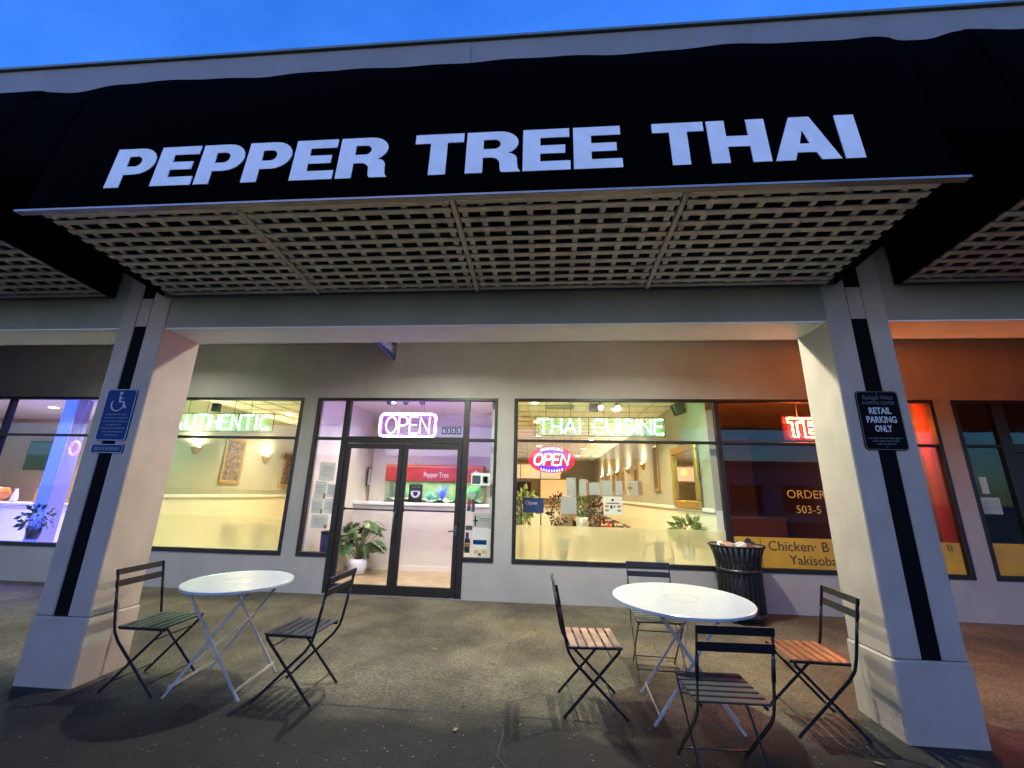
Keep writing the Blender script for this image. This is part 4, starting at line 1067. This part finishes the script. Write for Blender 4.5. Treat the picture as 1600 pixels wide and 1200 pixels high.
for q in ((-.68, .68, .42, .55), (-.68, .68, -.55, -.42), (-.68, -.55, -.42, .42), (.55, .68, -.42, .42)):
    MB().bevbox(q[0], q[1], -.07, -.01, q[2], q[3], .015).build('frame', M['gold'], mi)
MB().box(-.55, .55, -.03, -.012, -.42, .42).build('mirror_glass', M['mirror'], mi)
k = 0
DL = [(-.2, 7.9), (1.5, 8.6), (-.2, 10.1), (1.5, 10.9), (-.2, 12.6), (1.5, 13.4), (-.2, 15.4), (1.5, 16.2), (-.2, 18.6), (1.5, 19.2), (-5.0, 7.6), (-6.2, 9.4), (-4.9, 10.6), (-2.4, 12.5), (-2.6, 16)]
NW = ['nearest the right window', 'over the first dining table', 'behind the nearest one on the left', 'over the second dining table', 'in the middle of the dining room', 'over the third dining table',
      'left and deep in the dining room', 'right and deep in the dining room', 'at the far left end of the dining room', 'at the far right end of the dining room', 'just inside the left window', 'near the left dining wall', 'behind the left window deeper in', 'behind the lobby wall', 'far behind the lobby wall']
for (x, y), nm in zip(DL, NW):
    can_light(x, y, ICE, 'round warm ceiling light ' + nm, DINING_W, (1, .80, .45), .075, 'bulb')
for (x, y), nm in (((-3.0, 7.7), 'on the left of the lobby'), ((-2.55, 7.2), 'in the middle of the lobby'), ((-1.1, 7.25), 'on the right of the lobby')):
    can_light(x, y, ICE-.05, 'round white ceiling light ' + nm, LOBBY_W, (1, .84, .58), .075, 'bulbw')
def track(label, x, y, z, n, mt, lit):
    t = thing('track_light', label, 'track light', (x, y, z))
    w_ = .3*n
    MB().bevbox(-w_/2, w_/2, -.02, .02, -.03, 0, .004).build('track', M['black'], t)
    for i in range(n):
        px = -w_/2+.15+.3*i
        MB().tube([(px, 0, -.03), (px, 0, -.10)], .008, 6).build('stem', M['black'], t)
        h = MB().tube([(px, .03, -.08), (px, -.03, -.13), (px, -.09, -.18)], [.028, .04, .048], 12); h.build('spot_head', M[mt], t)
        if lit:
            MB().tube([(px, -.088, -.179), (px, -.094, -.185)], .044, 12).build('spot_lens', M['bulbhot'], t)
    return t
M['bulbhot'] = lampmat('hot spot lens', (1, .9, .6), 30)
track('dark three headed track light behind the OPEN sign above the doors', -2.45, 7.0, ICE-.05, 3, 'steel', False)
tl = track('bright two headed track light glaring behind the CUISINE letters', 1.18, 7.55, ICE, 2, 'black', True)
lamp('beam', tl, (0, -.12, -.24), 14, (1, .88, .6), .1, (R(-50), 0, 0), 140)
sp_ = thing('loudspeaker', 'small dark loudspeaker high on the right dining wall', 'speaker', (RW-.12, 7.55, 3.12), (0, R(-20), 0))
MB().bevbox(-.09, .09, -.09, .09, -.11, .11, .012).build('cabinet', M['steel'], sp_)
MB().bevbox(-.095, -.09, -.07, .07, -.09, .09, .002).build('grille', M['black'], sp_)
for x, y, lab in ((.3, 8.3, 'grey ceiling vent over the THAI letters'), (.5, 10.6, 'grey ceiling vent behind the CUISINE sign')):
    v = thing('ceiling_vent', lab, 'vent', (x, y, ICE-.006)); MB().bevbox(-.3, .3, -.15, .15, -.012, 0, .004).build('vent_frame', M['ceilgrid'], v)
    for i in range(6): MB().box(-.27, .27, -.125+.045*i, -.1+.045*i, -.018, -.012).build('louvre', M['paperback'], v)

def make_dchair():
    t = thing('dining_chair', 'x', 'chair')
    for sx in (-1, 1):
        for sy in (-1, 1):
            MB().tube([(sx*.15, sy*.15, .44), (sx*.20, sy*.20, 0)], [.014, .011], 6).build('leg', M['steel'], t)
    MB().bevbox(-.18, .18, -.18, .18, .435, .46, .01).build('seat', M['steel'], t)
    arcp = [(-.17, -.17, .45), (-.20, -.2, .62)] + [(.20*math.cos(R(a)), -.21-.01*math.sin(R(a)), .70+.14*math.sin(R(a))) for a in range(180, -1, -20)] + [(.20, -.2, .62), (.17, -.17, .45)]
    MB().tube(arcp, .011, 6).build('back_hoop', M['steel'], t)
    MB().plate([(-.045, .45), (.045, .45), (.075, .838), (-.075, .838)], -.214, -.206).build('splat', M['steel'], t)
    return t
dch = make_dchair(); used = [0]
def dchair(x, y, rz, lab):
    c = dch if not used[0] else copy_tree(dch); used[0] = 1
    c['label'] = lab; c['group'] = 'metal dining chairs'; c.location = (x, y, FZ); c.rotation_euler = (0, 0, R(rz))
dchair(.285, 6.86, 0, 'metal dining chair blurred behind the frosted glass on the left of the right window')
dchair(1.69, 6.86, 0, 'metal dining chair blurred behind the frosted glass on the right of the right window')
def dtable(x, y, w_, d_, lab):
    t = thing('dining_table', lab, 'table', (x, y, FZ), group='wooden dining tables')
    MB().bevbox(-w_/2, w_/2, -d_/2, d_/2, .74, .78, .008).build('table_top', M['wood'], t)
    for sx in (-1, 1):
        for sy in (-1, 1): MB().box(sx*(w_/2-.06)-.025, sx*(w_/2-.06)+.025, sy*(d_/2-.06)-.025, sy*(d_/2-.06)+.025, 0, .74).build('leg', M['black'], t)
od = ['first', 'second', 'third', 'fourth']
for i, (x, y) in enumerate(((1.45, 9.6), (1.5, 11.4), (1.55, 13.2), (1.6, 15.0))):
    dtable(x, y, 1.3, .75, od[i] + ' wooden dining table from the right window')
    for q, (dx, dy, rz) in enumerate(((-.35, -.55, 0), (.35, -.55, 0), (-.35, .55, 180), (.35, .55, 180))):
        dchair(x+dx, y+dy, rz, ['left near', 'right near', 'left far', 'right far'][q] + ' metal chair at the %s wooden dining table' % od[i])
dtable(-5.4, 8.3, 1.3, .75, 'wooden dining table behind the left window')
for q, (dx, dy, rz) in enumerate(((-.38, -.62, 0), (.30, -.62, 0), (.62, .6, 180))):
    dchair(-5.4+dx, 8.3+dy, rz, ['left', 'middle', 'right'][q] + ' metal chair top showing above the frosted glass of the left window')

def bush(name, label, x, y, zb, h0, rx, hz, m, n, seed, potm='darkpot', potr=.14, poth=.26, leaf=.07):
    t = thing(name, label, 'plant', (x, y, zb)); r_ = random.Random(seed)
    MB().lathe([(.001, 0), (potr*.8, 0), (potr, poth), (potr*.9, poth), (potr*.88, poth-.03), (.001, poth-.03)], 20).build('pot', M[potm], t)
    b = MB()
    for i in range(5): 
        a = i*1.3; b.tube([(0, 0, poth-.03), (.04*math.cos(a), .04*math.sin(a), h0*.6), (rx*.5*math.cos(a), rx*.5*math.sin(a), h0+hz*.5)], [.012, .009, .004], 5)
    b.build('stems', M['stem'], t)
    f = MB()
    for i in range(n):
        while True:
            p = Vector((r_.uniform(-1, 1), r_.uniform(-1, 1), r_.uniform(-1, 1)))
            if .25 < p.length < 1: break
        c = Vector((p.x*rx, p.y*rx, h0+hz*(.5+.5*p.z))); d = (p+Vector((0, 0, -.3+r_.uniform(-.4, .6)))).normalized(); u = d.orthogonal().normalized(); u.rotate(Matrix.Rotation(r_.uniform(0, 6.28), 3, d))
        l_ = leaf*r_.uniform(.7, 1.4); w_ = l_*.28; up = d.cross(u)*l_*.12
        f.add([c, c+d*l_*.5+u*w_+up, c+d*l_, c+d*l_*.5-u*w_+up], [(0, 1, 2, 3)])
    f.build('foliage', M[m], t)
    return t
bush('potted_plant', 'tall dark red leaved plant left of the posters in the dining room', .25, 8.4, FZ, .78, .17, .72, 'leafred', 230, 1, leaf=.075)
bush('potted_plant', 'tall dark red leaved plant behind the menu sheet', 1.0, 8.5, FZ, .85, .16, .62, 'leafred', 230, 2, leaf=.075)
bush('potted_plant', 'yellow green leafy plant in the right corner of the right window', 2.28, 7.15, .62, .22, .24, .36, 'leafpale', 190, 3, 'pot', .12, .2, .12)
bush('potted_plant', 'white flowered green plant between the two red ones', .78, 9.0, .86, .28, .28, .35, 'leaf', 200, 4, 'pot', .14, .26, .09)
bush('potted_plant', 'olive green plant at the far left of the right window', -.47, 9.0, FZ, .9, .24, .65, 'leafpale', 220, 5, leaf=.14)
st_ = thing('plant_stand', 'white stand carrying the white flowered plant', 'stand', (.78, 9.0, FZ)); MB().bevbox(-.2, .2, -.2, .2, .74, .788, .01).build('top', M['white'], st_)
for sx in (-1, 1):
    for sy in (-1, 1): MB().box(sx*.16-.02, sx*.16+.02, sy*.16-.02, sy*.16+.02, 0, .74).build('leg', M['white'], st_)
os_ = thing('floor_sign', 'navy Open board on a two legged stand inside the right window', 'sign', (-.18, 6.85, FZ))
MB().bevbox(-.165, .165, -.01, .01, 1.20, 1.43, .003).build('board', M['navy'], os_)
put_text(os_, 'Open', M['signwhite'], (-.03, -.0115, 1.325), .085)
for x in (-.19, .12): MB().tube([(x, .015, 0), (x, .015, 1.3)], .012, 6).build('leg', M['black'], os_)
MB().box(-.25, .2, -.15, .15, 0, .012).build('foot', M['black'], os_)
# back of the restaurant
bc = thing('serving_counter', 'white serving counter at the back of the restaurant', 'counter', (-1.0, 14.5, FZ))
MB().bevbox(-1.3, 1.6, -.3, .3, 0, 1.1, .01).build('body', M['white'], bc); MB().bevbox(-1.35, 1.65, -.35, .35, 1.1, 1.15, .01).build('top', M['wood'], bc)
bd = thing('inner_door', 'dark brown door at the back left of the dining room', 'door', (-1.15, 21.78, FZ)); MB().bevbox(-.45, .45, -.02, 0, 0, 2.1, .01).build('leaf', M['brown'], bd)
MB().tube([(.35, -.02, 1), (.35, -.07, 1), (.28, -.07, 1)], .012, 6).build('door_handle', M['gold'], bd)
ks = thing('kitchen_hatch', 'orange lit kitchen hatch at the far end of the dining room', 'hatch', (.6, 21.78, 1.9))
MB().bevbox(-.9, .9, -.06, 0, .42, .55, .01).bevbox(-.9, -.8, -.06, 0, -.5, .42, .01).bevbox(.8, .9, -.06, 0, -.5, .42, .01).build('hatch_frame', M['wood'], ks)
MB().box(-.8, .8, -.02, -.01, -.5, .42).build('lit_opening', lampmat('hatch glow', (1, .5, .18), .5), ks)

# ------------------------------------------------------------------ left neighbour shop
t = thing('reception_counter', 'white reception counter with grey top in the blue lit shop', 'counter', (-12.4, 9.0, FZ))
MB().bevbox(-1.6, 1.5, -.25, .25, 0, 1.0, .01).build('body', M['white'], t); MB().bevbox(-1.65, 1.55, -.3, .3, 1.0, 1.05, .008).build('top', M['lilac'], t)
def pillar(x, y, lab):
    t = thing('lit_pillar', lab, 'pillar', (x, y, FZ)); MB().bevbox(-.16, .16, -.16, .16, 0, 3.37, .01).build('shaft', M['pillar'], t)
    MB().bevbox(-.15, .15, -.172, -.162, .02, 3.35, .002).build('blue_panel', M['blueled'], t)
pillar(-10.75, 8.5, 'blue glowing pillar at the right end of the reception counter'); pillar(-12.75, 8.0, 'blue glowing pillar at the left edge of the photo')
t = thing('television', 'black wall television with pale blue picture in the left shop', 'television', (-14.6, 11.18, 2.35))
MB().bevbox(-.7, .7, -.06, 0, -.42, .42, .01).build('casing', M['black'], t); MB().box(-.66, .66, -.063, -.061, 0.02, .38).build('screen', M['screen'], t)
t = thing('glass_bowl', 'orange brown glass bowl on the reception counter', 'bowl', (-12.75, 8.92, FZ+1.05))
MB().lathe([(.001, .0), (.1, .0), (.22, .10), (.25, .2), (.2, .33), (.18, .33), (.22, .2), (.19, .11), (.001, .03)], 22).build('bowl', mat('amber glass', (.6, .2, .05), .15), t)
t = thing('flyer_stand', 'yellow flyer standing on the reception counter', 'flyer', (-11.55, 8.85, FZ+1.05)); MB().box(-.09, .09, -.005, .005, 0, .3).build('flyer', M['yellow'], t); MB().box(-.09, .09, 0, .1, 0, .01).build('base', M['glass'], t)
t = thing('ring_sign', 'red glowing ring sign beside the blue pillar', 'neon sign', (-9.25, 7.45, 2.24))
MB().tube([(.1*math.cos(R(a)), 0, .13*math.sin(R(a))) for a in range(0, 360, 20)], .018, 8, True).build('ring_tube', lampmat('ring tube', (1, .04, .02), 2.2), t); MB().tube([(0, .02, .13), (0, .02, 1.2)], .003, 5).build('hanging_wire', M['black'], t)
bush('orchid', 'dark potted orchid at the left end of the blue lit window', -10.2, 7.0, .60, .2, .18, .5, 'leafred', 70, 8, 'darkpot', .1, .18, .09)
bush('orchid', 'dark leafy pot plant by the blue pillar in the left window', -9.0, 7.0, .60, .15, .2, .4, 'leaf', 90, 9, 'darkpot', .1, .18, .10)
for x, y, lab in ((-10.6, 7.6, 'white ceiling light nearest the glass in the left shop'), (-12.6, 9.4, 'white ceiling light over the reception counter'), (-10.2, 9.4, 'white ceiling light right of the blue pillar')):
    can_light(x, y, 3.45, lab, 42, (1, .84, .76), .1, 'bulbw')
t = can_light(-9.0, 7.3, 3.45, 'blue ceiling light above the left shop window', 95, (.05, .07, 1), .08, 'cyanN')
t = can_light(-11.5, 7.3, 3.45, 'second blue ceiling light above the left shop window', 95, (.05, .07, 1), .08, 'cyanN')
# ------------------------------------------------------------------ right dark shop
dtable(4.3, 7.6, 1.2, .7, 'wooden table in the dark shop behind the right column')
dchair(3.45, 7.5, -90, 'metal chair left of the table in the dark shop'); dchair(3.2, 8.4, 180, 'metal chair farther back in the dark shop')
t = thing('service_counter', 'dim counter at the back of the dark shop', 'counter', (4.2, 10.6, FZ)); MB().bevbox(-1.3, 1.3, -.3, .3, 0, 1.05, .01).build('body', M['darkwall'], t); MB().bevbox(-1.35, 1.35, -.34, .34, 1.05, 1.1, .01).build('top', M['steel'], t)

# ------------------------------------------------------------------ across the car park (seen only mirrored in the dark glass)
ob = thing('opposite_building', 'pale low shop building across the car park mirrored in the dark window', 'building', (2, -24, gz(-6)))
MB().box(-26, 26, -6, 0, 0, 4.5).build('wall', mat('opposite wall', (.36, .34, .33), .8, var=.1), ob)
MB().box(-26.3, 26.3, -6.3, .3, 4.5, 4.9).build('parapet', M['fascia'], ob)
for i in range(12):
    x = -23+i*4.2
    MB().bevbox(x-1.3, x+1.3, 0, .05, .8, 2.9, .02).build('window', M['bronze'], ob)

# ------------------------------------------------------------------ small things standing about in the shops
def bottle(name, label, cat, x, y, z, prof, m, group=None):
    t = thing(name, label, cat, (x, y, z), group=group); MB().lathe(prof, 14).build('body', m, t); return t
sauce = [(.001, 0), (.028, 0), (.03, .01), (.03, .10), (.012, .13), (.012, .16), (.001, .16)]
MB_sauce = [('red', mat('red sauce', (.5, .03, .02), .25)), ('brown', mat('soy sauce', (.06, .02, .01), .2))]
for i, (x, y) in enumerate(((1.45, 9.6), (1.5, 11.4), (1.55, 13.2), (1.6, 15.0))):
    nm = ['first', 'second', 'third', 'fourth'][i]
    for k, (cn, mm) in enumerate(MB_sauce):
        bottle('sauce_bottle', cn + ' sauce bottle on the %s dining table' % nm, 'bottle', x-.05+.1*k, y, FZ+.781, sauce, mm)
    t = thing('napkin_holder', 'steel napkin holder on the %s dining table' % nm, 'holder', (x+.2, y, FZ+.781))
    MB().bevbox(-.06, .06, -.03, .03, 0, .01, .002).bevbox(-.06, .06, -.03, -.026, .01, .09, .001).bevbox(-.06, .06, .026, .03, .01, .09, .001).build('holder', M['steel'], t)
    MB().box(-.055, .055, -.024, .024, .012, .11).build('napkins', M['paper'], t)
vase = [(.001, 0), (.05, 0), (.07, .08), (.05, .2), (.03, .26), (.035, .30), (.028, .30), (.001, .05)]
bottle('vase', 'white vase on the reception counter left of the yellow flyer', 'vase', -12.2, 8.9, FZ+1.05, vase, M['pot'])
bottle('vase', 'grey vase at the right end of the reception counter', 'vase', -11.2, 8.9, FZ+1.05, vase, M['steel'])
t = thing('counter_register', 'dark till on the serving counter at the back of the restaurant', 'till', (-.4, 14.45, FZ+1.15)); MB().bevbox(-.2, .2, -.18, .18, 0, .14, .01).build('drawer', M['black'], t); MB().bevbox(-.16, .16, .0, .04, .14, .40, .01).build('display', M['steel'], t)
for i, (x, lab) in enumerate(((-1.6, 'left red paper lantern over the serving counter'), (-.6, 'middle red paper lantern over the serving counter'), (.4, 'right red paper lantern over the serving counter'))):
    t = thing('paper_lantern', lab, 'lantern', (x, 14.2, 2.35), group='red paper lanterns')
    MB().lathe([(.05, -.16), (.13, -.12), (.18, 0), (.13, .12), (.05, .16)], 18).build('shade', lampmat('lantern %d' % i, (1, .25, .06), .9), t)
    MB().tube([(0, 0, .16), (0, 0, .94)], .005, 5).build('cord', M['black'], t)
mb_ = thing('menu_board', 'lit white menu board above the serving counter at the back', 'sign', (-.5, 14.95, 2.35)); MB().bevbox(-1.1, 1.1, -.03, .03, -.28, .28, .01).build('frame', M['wood'], mb_)
for i in range(3): MB().box(-1.05+.71*i, -.37+.71*i, -.036, -.031, -.24, .24).build('menu_sheet', lampmat('menu board sheet %d' % i, (1, .85, .6), .28), mb_)
for sx in (-1, 1): MB().tube([(sx*.9, 0, .28), (sx*.9, 0, .95)], .006, 5).build('hanger', M['black'], mb_)

sr = random.Random(21)
sm_leaf = MB().add([(0, -.03, 0), (.014, -.008, .004), (.010, .018, .002), (0, .032, .006), (-.011, .016, .003), (-.014, -.010, .001)], [(0, 1, 2, 3, 4, 5)]).mesh('fallen_leaf', mat('dry leaf', (.20, .11, .04), .8))
spots = [(-1.1, 4.6, 'dry leaf on the paving in front of the left door'), (-.2, 5.6, 'dry leaf on the paving below the right window'), (2.05, 3.2, 'dry leaf at the foot of the right column'), (-.6, 3.25, 'dry leaf in the foreground between the two tables'),
         (3.3, 4.6, 'dry leaf right of the right column'), (-4.6, 5.2, 'dry leaf behind the left column')]
for x, y, lab in spots:
    o = link('fallen_leaf', sm_leaf, None, (x, y, gz(y)+.006), (TILT, 0, sr.uniform(0, 6.28))); tag(o, lab, 'leaf', 'dry leaves on the paving')
    md = o.modifiers.new('thickness', 'SOLIDIFY'); md.thickness = .0015
